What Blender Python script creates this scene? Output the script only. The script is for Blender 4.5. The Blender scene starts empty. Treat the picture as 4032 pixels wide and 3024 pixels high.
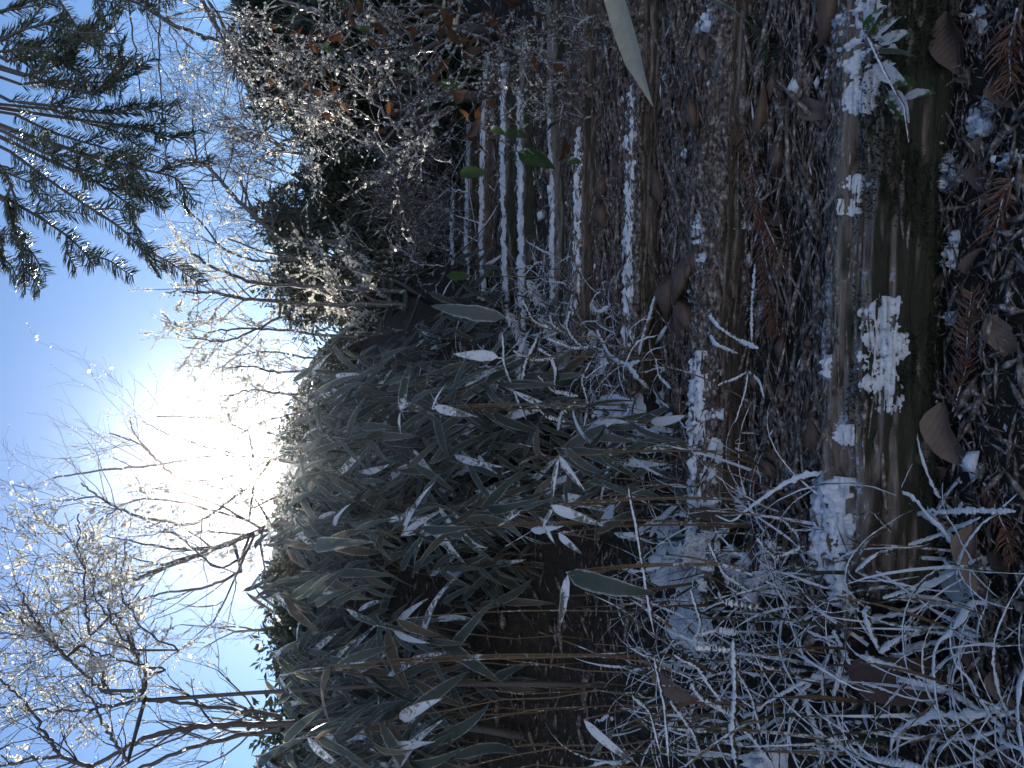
import bpy, math, random
import numpy as np
from mathutils import Vector, Matrix, noise as mnoise

# ------------------------------------------------------------------ camera, sky, sun, exposure
scene = bpy.context.scene
FPX = 2950.0                      # focal length in pixels of the 4032 px wide photograph
CAM = np.array([0.0, 0.0, 0.62])  # phone held low over the foot of the log steps, turned on its side
cam_data = bpy.data.cameras.new('camera')
cam_data.sensor_fit = 'HORIZONTAL'
cam_data.sensor_width = 36.0
cam_data.lens = 36.0 * FPX / 4032.0
cam_data.clip_start = 0.02
cam_data.clip_end = 2000.0
cam = bpy.data.objects.new('camera', cam_data)
scene.collection.objects.link(cam)
# picture left = world up, picture top = world +X, looking along +Y
cam.matrix_world = Matrix(((0, 1, 0, CAM[0]), (0, 0, -1, CAM[1]), (-1, 0, 0, CAM[2]), (0, 0, 0, 1)))
scene.camera = cam

SUN_EL = math.radians(20.8)
SUN_AZ = math.radians(-6.4)       # left of the view axis (+Y)
world = bpy.data.worlds.new('World')
scene.world = world
world.use_nodes = True
wn = world.node_tree
bg = wn.nodes['Background']
sky = wn.nodes.new('ShaderNodeTexSky')
sky.sky_type = 'NISHITA'
sky.sun_disc = False
sky.sun_elevation = SUN_EL
sky.sun_rotation = SUN_AZ
sky.altitude = 300.0
sky.air_density = 1.0
sky.dust_density = 0.1
sky.ozone_density = 4.5
wn.links.new(sky.outputs[0], bg.inputs[0])
bg.inputs[1].default_value = 0.12

sun_data = bpy.data.lights.new('sun', 'SUN')
sun_data.energy = 5.0
sun_data.angle = math.radians(0.55)
sun_data.color = (1.0, 0.97, 0.92)
sun = bpy.data.objects.new('sun', sun_data)
scene.collection.objects.link(sun)
sdir = Vector((math.sin(SUN_AZ) * math.cos(SUN_EL), math.cos(SUN_AZ) * math.cos(SUN_EL), math.sin(SUN_EL)))
sun.rotation_euler = sdir.to_track_quat('Z', 'Y').to_euler()
sun.location = sdir * 50

scene.view_settings.view_transform = 'Standard'
scene.view_settings.look = 'None'
scene.view_settings.exposure = 0.55
scene.view_settings.gamma = 1.0
scene.render.engine = 'CYCLES'
scene.cycles.use_denoising = True
scene.cycles.max_bounces = 4
scene.cycles.diffuse_bounces = 2
scene.cycles.glossy_bounces = 2
scene.cycles.transmission_bounces = 3
scene.cycles.transparent_max_bounces = 4
scene.cycles.volume_bounces = 0
scene.cycles.adaptive_threshold = 0.02
scene.cycles.sample_clamp_indirect = 4.0

rnd = random.Random(7)
nrng = np.random.default_rng(11)
COL = scene.collection

# ------------------------------------------------------------------ mesh helpers
def nrm(a):
    a = np.asarray(a, float)
    return a / (np.linalg.norm(a, axis=-1, keepdims=True) + 1e-12)

class MB:
    """collects vertex and face arrays and links them as one mesh object"""
    def __init__(self):
        self.V = []; self.F = []; self.n = 0
    def add(self, V, F, m=0):
        V = np.asarray(V, np.float32).reshape(-1, 3); F = np.asarray(F, np.int32)
        if len(F):
            self.F.append((F + self.n, m))
        self.V.append(V); self.n += len(V)
    def tube(self, pts, rads, n=6, jitter=0.0, rng=None, flat=1.0, m=0, cap=True):
        P = np.asarray(pts, float); k = len(P)
        R = np.broadcast_to(np.asarray(rads, float), (k,)).copy()
        T = nrm(np.gradient(P, axis=0))
        ref = np.array([0.13, 0.21, 0.97])
        if abs(np.dot(T[0], ref)) > 0.9: ref = np.array([0.97, 0.2, 0.1])
        A = nrm(np.cross(T, ref)); B = np.cross(A, T)
        th = np.linspace(0, 2 * np.pi, n, endpoint=False)
        if jitter and rng is not None:
            rr = R[:, None] * (1 + jitter * (rng.random((k, n)) - 0.5) * 2)
        else:
            rr = np.repeat(R[:, None], n, 1)
        V = P[:, None, :] + rr[..., None] * (A[:, None, :] * np.cos(th)[None, :, None] + flat * B[:, None, :] * np.sin(th)[None, :, None])
        i = np.arange(k - 1)[:, None] * n; j = np.arange(n)[None, :]; j2 = (j + 1) % n
        F = np.stack([i + j, i + j2, i + n + j2, i + n + j], -1).reshape(-1, 4)
        self.add(V.reshape(-1, 3), F, m)
        if cap and n >= 3:
            o = self.n - k * n
            self.F.append((np.array([[o + q for q in range(n)][::-1]], np.int32), m))
            self.F.append((np.array([[o + (k - 1) * n + q for q in range(n)]], np.int32), m))
    def prisms(self, P0, P1, r0, r1, n=3, m=0):
        P0 = np.asarray(P0, float).reshape(-1, 3); P1 = np.asarray(P1, float).reshape(-1, 3); N = len(P0)
        if N == 0: return
        r0 = np.broadcast_to(np.asarray(r0, float), (N,)); r1 = np.broadcast_to(np.asarray(r1, float), (N,))
        T = nrm(P1 - P0)
        ref = np.where(np.abs(T[:, 2:3]) > 0.9, np.array([[1.0, 0.1, 0]]), np.array([[0.1, 0.05, 1.0]]))
        A = nrm(np.cross(T, ref)); B = np.cross(A, T)
        th = np.linspace(0, 2 * np.pi, n, endpoint=False)
        D = A[:, None, :] * np.cos(th)[None, :, None] + B[:, None, :] * np.sin(th)[None, :, None]
        V = np.concatenate([P0[:, None] + D * r0[:, None, None], P1[:, None] + D * r1[:, None, None]], 1)
        base = np.arange(N)[:, None] * (2 * n); j = np.arange(n)[None]; j2 = (j + 1) % n
        F = np.stack([base + j, base + j2, base + n + j2, base + n + j], -1).reshape(-1, 4)
        self.add(V.reshape(-1, 3), F, m)
    def octas(self, C, R, m=0, stretch=None, rng=nrng):
        C = np.asarray(C, float).reshape(-1, 3); N = len(C)
        if N == 0: return
        R = np.broadcast_to(np.asarray(R, float), (N,))
        a = nrm(rng.normal(size=(N, 3))); b = nrm(np.cross(a, rng.normal(size=(N, 3)))); c = np.cross(a, b)
        s = 1.0 + (rng.random((N, 3)) - 0.5) * 0.7
        a = a * s[:, :1]; b = b * s[:, 1:2]; c = c * s[:, 2:]
        V = np.stack([a, b, -a, -b, c, a * 0.9, -c, -a * 0.9], 1) * R[:, None, None] + C[:, None]
        t = np.array([[0, 1, 2], [0, 2, 3], [4, 5, 6], [4, 6, 7]])
        F = (np.arange(N)[:, None, None] * 8 + t[None]).reshape(-1, 3)
        self.add(V.reshape(-1, 3), F, m)
    def blades(self, P, D, Nn, L, W, bend=0.15, m=0):
        """small pointed leaves: two quads folded along the midrib"""
        P = np.asarray(P, float); D = nrm(D); S = nrm(np.cross(D, Nn)); U = np.cross(S, D)
        L = np.broadcast_to(np.asarray(L, float), (len(P),))[:, None]; W = np.broadcast_to(np.asarray(W, float), (len(P),))[:, None]
        mid = P + D * L * 0.5; tip = P + D * L - U * L * bend
        V = np.stack([P, mid + S * W * 0.5 + U * W * 0.18, tip, mid - S * W * 0.5 + U * W * 0.18, mid], 1)
        b = np.arange(len(P))[:, None] * 5
        F = np.concatenate([b + np.array([[0, 4, 1]]), b + np.array([[1, 4, 2]]), b + np.array([[0, 3, 4]]), b + np.array([[3, 2, 4]])], 0)
        self.add(V.reshape(-1, 3), F, m)
    def mesh(self, name, mats, smooth=True):
        me = bpy.data.meshes.new(name)
        V = np.concatenate(self.V) if self.V else np.zeros((0, 3), np.float32)
        me.vertices.add(len(V)); me.vertices.foreach_set('co', V.ravel())
        loops = np.concatenate([f.ravel() for f, _ in self.F]); cnt = np.concatenate([np.full(len(f), f.shape[1], np.int32) for f, _ in self.F])
        mi = np.concatenate([np.full(len(f), m, np.int32) for f, m in self.F])
        me.loops.add(len(loops)); me.loops.foreach_set('vertex_index', loops.astype(np.int32))
        me.polygons.add(len(cnt))
        st = np.zeros(len(cnt), np.int32); st[1:] = np.cumsum(cnt)[:-1]
        me.polygons.foreach_set('loop_start', st); me.polygons.foreach_set('loop_total', cnt)
        me.polygons.foreach_set('material_index', mi)
        if not isinstance(mats, (list, tuple)): mats = [mats]
        for mt in mats: me.materials.append(mt)
        me.update(calc_edges=True)
        if smooth: me.polygons.foreach_set('use_smooth', np.ones(len(cnt), bool))
        me.validate()
        return me
    def build(self, name, mats, parent=None, smooth=True, origin=None):
        if origin is not None:
            self.V = [v - np.asarray(origin, np.float32) for v in self.V]
        return link(name, self.mesh(name, mats, smooth), parent, origin)

def link(name, data, parent=None, loc=None):
    o = bpy.data.objects.new(name, data); COL.objects.link(o)
    if parent is not None:
        o.parent = parent
        if loc is not None: o.location = Vector(loc) - parent.location
    elif loc is not None:
        o.location = loc
    return o

def tag(o, label=None, cat=None, group=None, kind=None):
    if label: o['label'] = label
    if cat: o['category'] = cat
    if group: o['group'] = group
    if kind: o['kind'] = kind
    return o

def empty(name, loc, label, cat, group=None):
    o = bpy.data.objects.new(name, None); COL.objects.link(o)
    o.location = Vector([float(c) for c in loc]); o.empty_display_size = 0.05
    return tag(o, label, cat, group)

def child(mb, name, mats, parent, smooth=True, kind=None):
    """mesh given in world coordinates, stored relative to an unrotated parent"""
    base = np.array(parent.location if parent.parent is None else parent.location + parent.parent.location, np.float32)
    mb.V = [v - base for v in mb.V]
    o = link(name, mb.mesh(name, mats, smooth), parent)
    if kind: o['kind'] = kind
    return o

def frame(D, N):
    D = nrm(D); S = nrm(np.cross(N, D)); U = np.cross(D, S)
    return Matrix(((D[0], S[0], U[0]), (D[1], S[1], U[1]), (D[2], S[2], U[2]))).to_4x4()

# ------------------------------------------------------------------ the photograph's pixels as rays
def W(x, y, d):
    """point seen at photograph pixel (x, y) at d metres along the view axis"""
    return np.array([(1512.0 - y) / FPX * d, d, CAM[2] - (x - 2016.0) / FPX * d])

LOG_Y = np.array([1.05, 1.42, 1.80, 2.12, 2.42, 2.75, 3.10, 3.50, 3.90, 4.35])
LOG_V = np.array([3330, 2785, 2475, 2262, 2158, 2046, 1984, 1900, 1838, 1775.0])
LOG_Z = CAM[2] - (LOG_V - 2016.0) / FPX * LOG_Y
LOG_XL = np.array([-0.30, -0.30, -0.02, 0.08, 0.16, 0.26, 0.36, 0.50, 0.64, 0.80])
LOG_XR = LOG_XL + np.array([1.22, 1.25, 1.15, 1.1, 1.1, 1.05, 1.0, 1.0, 0.95, 0.95])
LOG_R = np.array([0.078, 0.056, 0.052, 0.045, 0.048, 0.045, 0.042, 0.045, 0.042, 0.045])

def sstep(a, b, x):
    t = np.clip((x - a) / (b - a), 0, 1)
    return t * t * (3 - 2 * t)

RAMP_Y = np.concatenate([[-50, 0.3, 0.9], LOG_Y, [6.0, 9.0, 13.0, 18.0, 40.0, 400.0]])
RAMP_Z = np.concatenate([[-0.3, 0.0, 0.04], LOG_Z - 0.05, [1.55, 2.55, 3.55, 4.3, 5.0, 5.0]])

def tread(y):
    y = np.asarray(y, float)
    i = np.clip(np.searchsorted(LOG_Y, y) - 1, -1, len(LOG_Y) - 1)
    out = np.interp(y, RAMP_Y, RAMP_Z)
    for k in range(len(LOG_Y) - 1):
        t = (y - LOG_Y[k]) / (LOG_Y[k + 1] - LOG_Y[k])
        z0 = LOG_Z[k] - 0.022; z1 = LOG_Z[k + 1] - 0.085 if k + 1 < 3 else LOG_Z[k + 1] - 0.07
        z1 = max(z1, z0 - 0.02)
        out = np.where(i == k, z0 + (z1 - z0) * np.clip(t * 1.15, 0, 1), out)
    out = np.where(y < LOG_Y[0], 0.035 + (y - 1.0) * 0.06, out)
    return out

def nz(x, y, s, seed=0.0):
    f = np.vectorize(lambda a, b: mnoise.noise(Vector((a * s + seed, b * s - seed, seed * 0.37))), otypes=[float])
    return f(x, y)

def H0(x, y):
    x = np.asarray(x, float); y = np.asarray(y, float)
    xl = np.interp(y, LOG_Y, LOG_XL) - 0.05; xr = np.interp(y, LOG_Y, LOG_XR) + 0.05
    ramp = np.interp(y, RAMP_Y, RAMP_Z)
    dl = np.clip(xl - x, 0, None); dr = np.clip(x - xr, 0, None)
    side = ramp + sstep(2.0, 2.8, y) * 0.7 * (1 - np.exp(-dl / 0.45)) + 0.35 * (1 - np.exp(-dr / 0.7)) * sstep(0.9, 1.8, y)
    side = side + sstep(1.0, 1.6, y) * dl * 0.10 * (dl < 3) - 0.03 * sstep(0, 0.1, dl)
    inp = np.clip(1 - np.maximum(dl, dr) / 0.12, 0, 1) * (y < 4.5) * (y > 0.0)
    inp = inp * inp * (3 - 2 * inp)
    out = inp * tread(y) + (1 - inp) * side
    # unseen pale slope added behind the camera to bounce sunlight onto the shaded foreground
    back = np.interp(-y, [0.7, 1.6, 5.5, 9.0, 60.0], [0.0, 0.5, 4.6, 5.8, 6.0])
    return out + back

def H(x, y):
    return H0(x, y) + 0.010 * nz(x, y, 14.0, 3.1) + 0.02 * nz(x, y, 3.0, 9.7)

def G(x, y, lift=0.0, dmax=14.0):
    """where the ray through a photograph pixel meets the ground"""
    d = np.linspace(0.35, dmax, 2400)
    X = (1512.0 - y) / FPX * d; Z = CAM[2] - (x - 2016.0) / FPX * d
    hit = np.nonzero(Z < H0(X, d) + lift)[0]
    dd = d[hit[0]] if len(hit) else dmax
    X1 = (1512.0 - y) / FPX * dd
    return np.array([X1, dd, float(H(X1, dd)) + lift])

# ------------------------------------------------------------------ materials
def mat(name):
    m = bpy.data.materials.new(name); m.use_nodes = True
    nt = m.node_tree
    return m, nt, nt.nodes['Principled BSDF']
def nd(nt, t, **kw):
    n = nt.nodes.new(t)
    for k, v in kw.items(): setattr(n, k, v)
    return n
def noise_n(nt, scale, detail=4, rough=0.6, vec=None, dist=0.0):
    n = nd(nt, 'ShaderNodeTexNoise'); n.inputs['Scale'].default_value = scale; n.inputs['Detail'].default_value = detail
    n.inputs['Roughness'].default_value = rough; n.inputs['Distortion'].default_value = dist
    if vec is None:
        g = nd(nt, 'ShaderNodeNewGeometry'); vec = g.outputs['Position']
    nt.links.new(vec, n.inputs['Vector'])
    return n.outputs['Fac']
def ramp_n(nt, fac, stops):
    r = nd(nt, 'ShaderNodeValToRGB'); e = r.color_ramp.elements
    while len(e) < len(stops): e.new(0.5)
    for k, (p, c) in enumerate(stops):
        e[k].position = p; e[k].color = (*c, 1) if len(c) == 3 else c
    nt.links.new(fac, r.inputs['Fac'])
    return r.outputs['Color']
def math_n(nt, op, a, b=None, clamp=False):
    n = nd(nt, 'ShaderNodeMath', operation=op); n.use_clamp = clamp
    for k, v in ((0, a), (1, b)):
        if v is None: continue
        if isinstance(v, (int, float)): n.inputs[k].default_value = v
        else: nt.links.new(v, n.inputs[k])
    return n.outputs[0]
def mix_n(nt, fac, a, b):
    n = nd(nt, 'ShaderNodeMix', data_type='RGBA')
    for s, v in ((n.inputs[0], fac), (n.inputs[6], a), (n.inputs[7], b)):
        if isinstance(v, tuple): s.default_value = (*v, 1)
        elif isinstance(v, (int, float)): s.default_value = v
        else: nt.links.new(v, s)
    return n.outputs[2]
def bump_n(nt, h, strength, dist, bsdf):
    b = nd(nt, 'ShaderNodeBump'); b.inputs['Strength'].default_value = strength; b.inputs['Distance'].default_value = dist
    nt.links.new(h, b.inputs['Height'])
    for s in (bsdf if isinstance(bsdf, list) else [bsdf]): nt.links.new(b.outputs[0], s.inputs['Normal'])
def mapping(nt, src, scale):
    mp = nd(nt, 'ShaderNodeMapping'); mp.inputs['Scale'].default_value = scale
    nt.links.new(src, mp.inputs['Vector']); return mp.outputs[0]
FROST = (0.84, 0.88, 0.95)

def frost_factor(nt, amount, scale=90.0, up=0.6):
    """frost settles on what faces the sky, broken by crystals"""
    g = nd(nt, 'ShaderNodeNewGeometry'); sp = nd(nt, 'ShaderNodeSeparateXYZ'); nt.links.new(g.outputs['Normal'], sp.inputs[0])
    upz = math_n(nt, 'ABSOLUTE', sp.outputs[2]) if up < 0 else sp.outputs[2]
    n1 = noise_n(nt, scale, 5, 0.7); n2 = noise_n(nt, scale * 0.16, 3)
    s = math_n(nt, 'ADD', math_n(nt, 'MULTIPLY', upz, abs(up)), math_n(nt, 'ADD', math_n(nt, 'MULTIPLY', n1, 1.3), math_n(nt, 'MULTIPLY', n2, 1.2)))
    s = math_n(nt, 'ADD', s, amount - 1.55)
    return math_n(nt, 'MULTIPLY', s, 5.0, clamp=True)

def m_frost(name='frost_crystals'):
    m, nt, b = mat(name)
    n = noise_n(nt, 260, 6, 0.75); n2 = noise_n(nt, 55, 4)
    n3 = noise_n(nt, 24, 4)
    c = mix_n(nt, n2, (0.72, 0.77, 0.86), (0.90, 0.92, 0.97))
    c = mix_n(nt, math_n(nt, 'MULTIPLY', math_n(nt, 'SUBTRACT', n3, 0.56), 5.0, clamp=True), c, (0.5, 0.56, 0.66))
    nt.links.new(c, b.inputs['Base Color']); b.inputs['Roughness'].default_value = 0.55
    bump_n(nt, n, 0.9, 0.004, b)
    return m
M_FROST = m_frost()

def m_ice():
    """clear-milky ice: lets the sun through and glints"""
    m, nt, b = mat('clear_ice')
    b.inputs['Base Color'].default_value = (0.93, 0.96, 1.0, 1); b.inputs['Roughness'].default_value = 0.12
    b.inputs['IOR'].default_value = 1.31; b.inputs['Transmission Weight'].default_value = 0.0
    tr = nd(nt, 'ShaderNodeBsdfTranslucent'); tr.inputs[0].default_value = (1.0, 0.94, 0.8, 1)
    mx = nd(nt, 'ShaderNodeMixShader'); mx.inputs[0].default_value = 0.85
    nt.links.new(b.outputs[0], mx.inputs[1]); nt.links.new(tr.outputs[0], mx.inputs[2])
    nt.links.new(mx.outputs[0], nt.nodes['Material Output'].inputs[0])
    return m
M_ICE = m_ice()

def m_twig(name, c1, c2, ice=0.0):
    m, nt, b = mat(name)
    n = noise_n(nt, 60, 4)
    c = mix_n(nt, n, c1, c2)
    nt.links.new(c, b.inputs['Base Color']); b.inputs['Roughness'].default_value = 0.6
    bump_n(nt, noise_n(nt, 300, 3), 0.5, 0.002, b)
    if ice > 0:
        b.inputs['Coat Weight'].default_value = 0.8; b.inputs['Coat Roughness'].default_value = 0.12
        tr = nd(nt, 'ShaderNodeBsdfTranslucent'); tr.inputs[0].default_value = (0.95, 0.93, 0.88, 1)
        df = nd(nt, 'ShaderNodeBsdfDiffuse'); df.inputs[0].default_value = (0.6, 0.62, 0.66, 1)
        m0 = nd(nt, 'ShaderNodeMixShader'); m0.inputs[0].default_value = 0.5
        nt.links.new(tr.outputs[0], m0.inputs[1]); nt.links.new(df.outputs[0], m0.inputs[2])
        f = math_n(nt, 'MULTIPLY', math_n(nt, 'SUBTRACT', noise_n(nt, 45, 3), 1.0 - ice), 8.0, clamp=True)
        mx = nd(nt, 'ShaderNodeMixShader'); nt.links.new(f, mx.inputs[0])
        nt.links.new(b.outputs[0], mx.inputs[1]); nt.links.new(m0.outputs[0], mx.inputs[2])
        nt.links.new(mx.outputs[0], nt.nodes['Material Output'].inputs[0])
    return m
M_BARK = m_twig('grey_bark', (0.035, 0.03, 0.028), (0.11, 0.09, 0.08))
M_TWIG = m_twig('bare_twig', (0.05, 0.035, 0.03), (0.13, 0.09, 0.075))
M_ICETWIG = m_twig('ice_coated_twig', (0.05, 0.034, 0.028), (0.13, 0.085, 0.06), ice=0.5)

def m_leaf(name, c1, c2, frost=0.0, transl=0.35, rough=0.45, vein=60.0, fscale=120.0, up=0.5, rim=False):
    m, nt, b = mat(name)
    oi = nd(nt, 'ShaderNodeObjectInfo')
    base = mix_n(nt, oi.outputs['Random'], c1, c2)
    n = noise_n(nt, 70, 4)
    base = mix_n(nt, math_n(nt, 'MULTIPLY', n, 0.7), base, tuple(v * 0.45 for v in c1))
    tc = nd(nt, 'ShaderNodeTexCoord')
    wv = nd(nt, 'ShaderNodeTexWave'); wv.bands_direction = 'Y'; wv.inputs['Scale'].default_value = vein; wv.inputs['Distortion'].default_value = 1.0
    nt.links.new(tc.outputs['Object'], wv.inputs['Vector'])
    bh = wv.outputs['Fac']
    if vein > 80:      # side veins running out from the midrib
        sp_ = nd(nt, 'ShaderNodeSeparateXYZ'); nt.links.new(tc.outputs['Object'], sp_.inputs[0])
        ph = math_n(nt, 'SUBTRACT', math_n(nt, 'MULTIPLY', sp_.outputs[0], 62.0), math_n(nt, 'MULTIPLY', math_n(nt, 'ABSOLUTE', sp_.outputs[1]), 70.0))
        vn = math_n(nt, 'POWER', math_n(nt, 'ABSOLUTE', math_n(nt, 'SINE', math_n(nt, 'MULTIPLY', ph, 0.5))), 0.4)
        mid = math_n(nt, 'MULTIPLY', math_n(nt, 'ABSOLUTE', sp_.outputs[1]), 60.0, clamp=True)
        bh = math_n(nt, 'ADD', math_n(nt, 'MULTIPLY', math_n(nt, 'MULTIPLY', vn, mid), 0.45), math_n(nt, 'MULTIPLY', noise_n(nt, 200, 4), 0.6))
        base = mix_n(nt, math_n(nt, 'ADD', math_n(nt, 'MULTIPLY', bh, 0.2), 0.8), tuple(min(1, v * 1.4) for v in c2), base)
    b.inputs['Roughness'].default_value = rough
    if frost > 0:
        f = frost_factor(nt, frost, fscale, up)
        base = mix_n(nt, f, base, FROST)
        bh = math_n(nt, 'ADD', bh, math_n(nt, 'MULTIPLY', noise_n(nt, 420, 4), math_n(nt, 'MULTIPLY', f, 2.5)))
        nt.links.new(math_n(nt, 'ADD', math_n(nt, 'MULTIPLY', f, 0.35), rough, clamp=True), b.inputs['Roughness'])
    if rim:
        at = nd(nt, 'ShaderNodeAttribute'); at.attribute_name = 'rim'
        rf = math_n(nt, 'MULTIPLY', math_n(nt, 'SUBTRACT', math_n(nt, 'ADD', at.outputs['Fac'], math_n(nt, 'MULTIPLY', noise_n(nt, 90, 3), 0.5)), 1.02), 4.0, clamp=True)
        base = mix_n(nt, math_n(nt, 'MULTIPLY', rf, 0.8), base, (0.62, 0.64, 0.62))
    nt.links.new(base, b.inputs['Base Color'])
    bump_n(nt, bh, 0.5, 0.003, b)
    if transl > 0:
        tr = nd(nt, 'ShaderNodeBsdfTranslucent'); nt.links.new(base, tr.inputs[0])
        mx = nd(nt, 'ShaderNodeMixShader'); mx.inputs[0].default_value = transl
        nt.links.new(b.outputs[0], mx.inputs[1]); nt.links.new(tr.outputs[0], mx.inputs[2])
        nt.links.new(mx.outputs[0], nt.nodes['Material Output'].inputs[0])
    return m
M_SASA = m_leaf('bamboo_leaf_green', (0.09, 0.12, 0.10), (0.19, 0.21, 0.185), frost=-0.04, transl=0.3, rim=True)
M_SASA_F = m_leaf('bamboo_leaf_frosted', (0.07, 0.10, 0.07), (0.13, 0.14, 0.1), frost=0.16, transl=0.25, rough=0.6, rim=True)
M_SASA_W = m_leaf('bamboo_leaf_white_with_frost', (0.14, 0.16, 0.14), (0.2, 0.21, 0.18), frost=0.33, transl=0.2, rough=0.7, rim=True)
M_SASA_DRY = m_leaf('bamboo_leaf_dry', (0.17, 0.135, 0.09), (0.28, 0.23, 0.16), frost=-0.1, transl=0.35, rough=0.6, rim=True)
M_STRAP = m_leaf('bamboo_leaf_bleached', (0.7, 0.69, 0.55), (0.72, 0.7, 0.56), frost=0.0, transl=0.4, rough=0.35)
M_BROWN = m_leaf('fallen_leaf_brown', (0.085, 0.05, 0.036), (0.20, 0.13, 0.095), frost=-0.2, transl=0.25, rough=0.5, vein=90)
M_TAN = m_leaf('fallen_leaf_tan', (0.20, 0.13, 0.09), (0.30, 0.20, 0.145), frost=-0.05, transl=0.2, rough=0.5, vein=90)
M_ORANGE = m_leaf('dry_leaf_orange', (0.14, 0.06, 0.025), (0.28, 0.12, 0.045), frost=0.0, transl=0.5, rough=0.5)
M_GREENLEAF = m_leaf('evergreen_leaf', (0.05, 0.11, 0.03), (0.12, 0.17, 0.04), frost=0.08, transl=0.4, rough=0.3)
M_GRASS = m_leaf('grass_blade_green', (0.05, 0.085, 0.045), (0.10, 0.12, 0.06), frost=0.35, transl=0.25, rough=0.45)
M_GRASS_F = m_leaf('grass_blade_rimed', (0.08, 0.07, 0.05), (0.2, 0.16, 0.1), frost=0.5, transl=0.12, rough=0.7, fscale=160, up=0.55)
M_STRAW = m_leaf('dead_straw', (0.16, 0.10, 0.055), (0.3, 0.2, 0.11), frost=0.18, transl=0.15, rough=0.6)
M_NEEDLE = m_leaf('fir_needles', (0.14, 0.18, 0.12), (0.19, 0.22, 0.13), frost=0.0, transl=0.5, rough=0.25)
M_CEDAR = m_leaf('dead_cedar_needles', (0.20, 0.10, 0.07), (0.28, 0.15, 0.10), frost=-0.05, transl=0.1, rough=0.6)
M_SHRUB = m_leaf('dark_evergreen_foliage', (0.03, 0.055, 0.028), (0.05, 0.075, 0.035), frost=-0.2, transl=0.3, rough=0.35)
M_FERN = m_leaf('frosted_moss_sprays', (0.10, 0.11, 0.09), (0.15, 0.15, 0.12), frost=0.95, transl=0.1, rough=0.7)

def m_wood(name, moss):
    m, nt, b = mat(name)
    tc = nd(nt, 'ShaderNodeTexCoord'); v = mapping(nt, tc.outputs['Object'], (2.6, 17, 17))
    f1 = noise_n(nt, 9, 7, 0.72, v, 0.4)
    f2 = noise_n(nt, 3.0, 3, 0.5, mapping(nt, tc.outputs['Object'], (2, 5, 5)))
    c = ramp_n(nt, f1, [(0.3, (0.012, 0.009, 0.007)), (0.45, (0.06, 0.038, 0.026)), (0.56, (0.14, 0.10, 0.075)), (0.72, (0.36, 0.29, 0.23))])
    c = mix_n(nt, math_n(nt, 'MULTIPLY', f2, 0.35), c, (0.085, 0.06, 0.045))
    g = nd(nt, 'ShaderNodeNewGeometry'); sp = nd(nt, 'ShaderNodeSeparateXYZ'); nt.links.new(g.outputs['Normal'], sp.inputs[0])
    # bleached grain along the weathered upper edge, moss and algae on the damp face
    top = math_n(nt, 'MULTIPLY', math_n(nt, 'SUBTRACT', sp.outputs[2], 0.25), 1.6, clamp=True)
    c = mix_n(nt, math_n(nt, 'MULTIPLY', math_n(nt, 'MULTIPLY', top, f1), 1.1, clamp=True), c, (0.42, 0.36, 0.30))
    mo = noise_n(nt, 5.0, 4, 0.6)
    mf = math_n(nt, 'MULTIPLY', math_n(nt, 'SUBTRACT', math_n(nt, 'SUBTRACT', math_n(nt, 'ADD', mo, moss), 0.62), math_n(nt, 'MULTIPLY', top, 0.55)), 5.0, clamp=True)
    mc = mix_n(nt, noise_n(nt, 120, 4), (0.010, 0.018, 0.010), (0.05, 0.062, 0.03))
    c = mix_n(nt, math_n(nt, 'MULTIPLY', mf, 0.85), c, mc)
    fr = frost_factor(nt, -0.3, 130, 0.55)
    c = mix_n(nt, fr, c, (0.7, 0.74, 0.8))
    nt.links.new(c, b.inputs['Base Color']); b.inputs['Roughness'].default_value = 0.8
    bump_n(nt, math_n(nt, 'ADD', f1, math_n(nt, 'MULTIPLY', noise_n(nt, 180, 4), 0.35)), 0.9, 0.012, b)
    return m
M_LOG_MOSS = m_wood('rotten_log_mossy', 0.36)
M_LOG = m_wood('rotten_log_bare', 0.14)

def m_chips():
    m, nt, b = mat('wood_litter')
    n = noise_n(nt, 110, 2); n2 = noise_n(nt, 9, 3)
    c = ramp_n(nt, n, [(0.3, (0.028, 0.022, 0.019)), (0.45, (0.10, 0.077, 0.065)), (0.57, (0.24, 0.20, 0.175)), (0.7, (0.48, 0.44, 0.41))])
    c = mix_n(nt, math_n(nt, 'MULTIPLY', n2, 0.4), c, (0.075, 0.052, 0.042))
    c = mix_n(nt, frost_factor(nt, -0.22, 200, 0.4), c, (0.66, 0.7, 0.78))
    nt.links.new(c, b.inputs['Base Color']); b.inputs['Roughness'].default_value = 0.8
    return m
M_CHIPS = m_chips()

def m_soil():
    m, nt, b = mat('litter_covered_soil')
    n = noise_n(nt, 38, 8, 0.75); n2 = noise_n(nt, 7, 4)
    c = ramp_n(nt, n, [(0.3, (0.010, 0.008, 0.007)), (0.5, (0.04, 0.026, 0.019)), (0.65, (0.10, 0.066, 0.046)), (0.8, (0.2, 0.15, 0.11))])
    c = mix_n(nt, math_n(nt, 'MULTIPLY', math_n(nt, 'SUBTRACT', n2, 0.42), 3, clamp=True), c, (0.02, 0.026, 0.014))
    c = mix_n(nt, frost_factor(nt, -0.3, 160, 0.4), c, (0.6, 0.65, 0.74))
    nt.links.new(c, b.inputs['Base Color']); b.inputs['Roughness'].default_value = 0.9
    bump_n(nt, n, 1.0, 0.03, b)
    return m
M_SOIL = m_soil()

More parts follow.
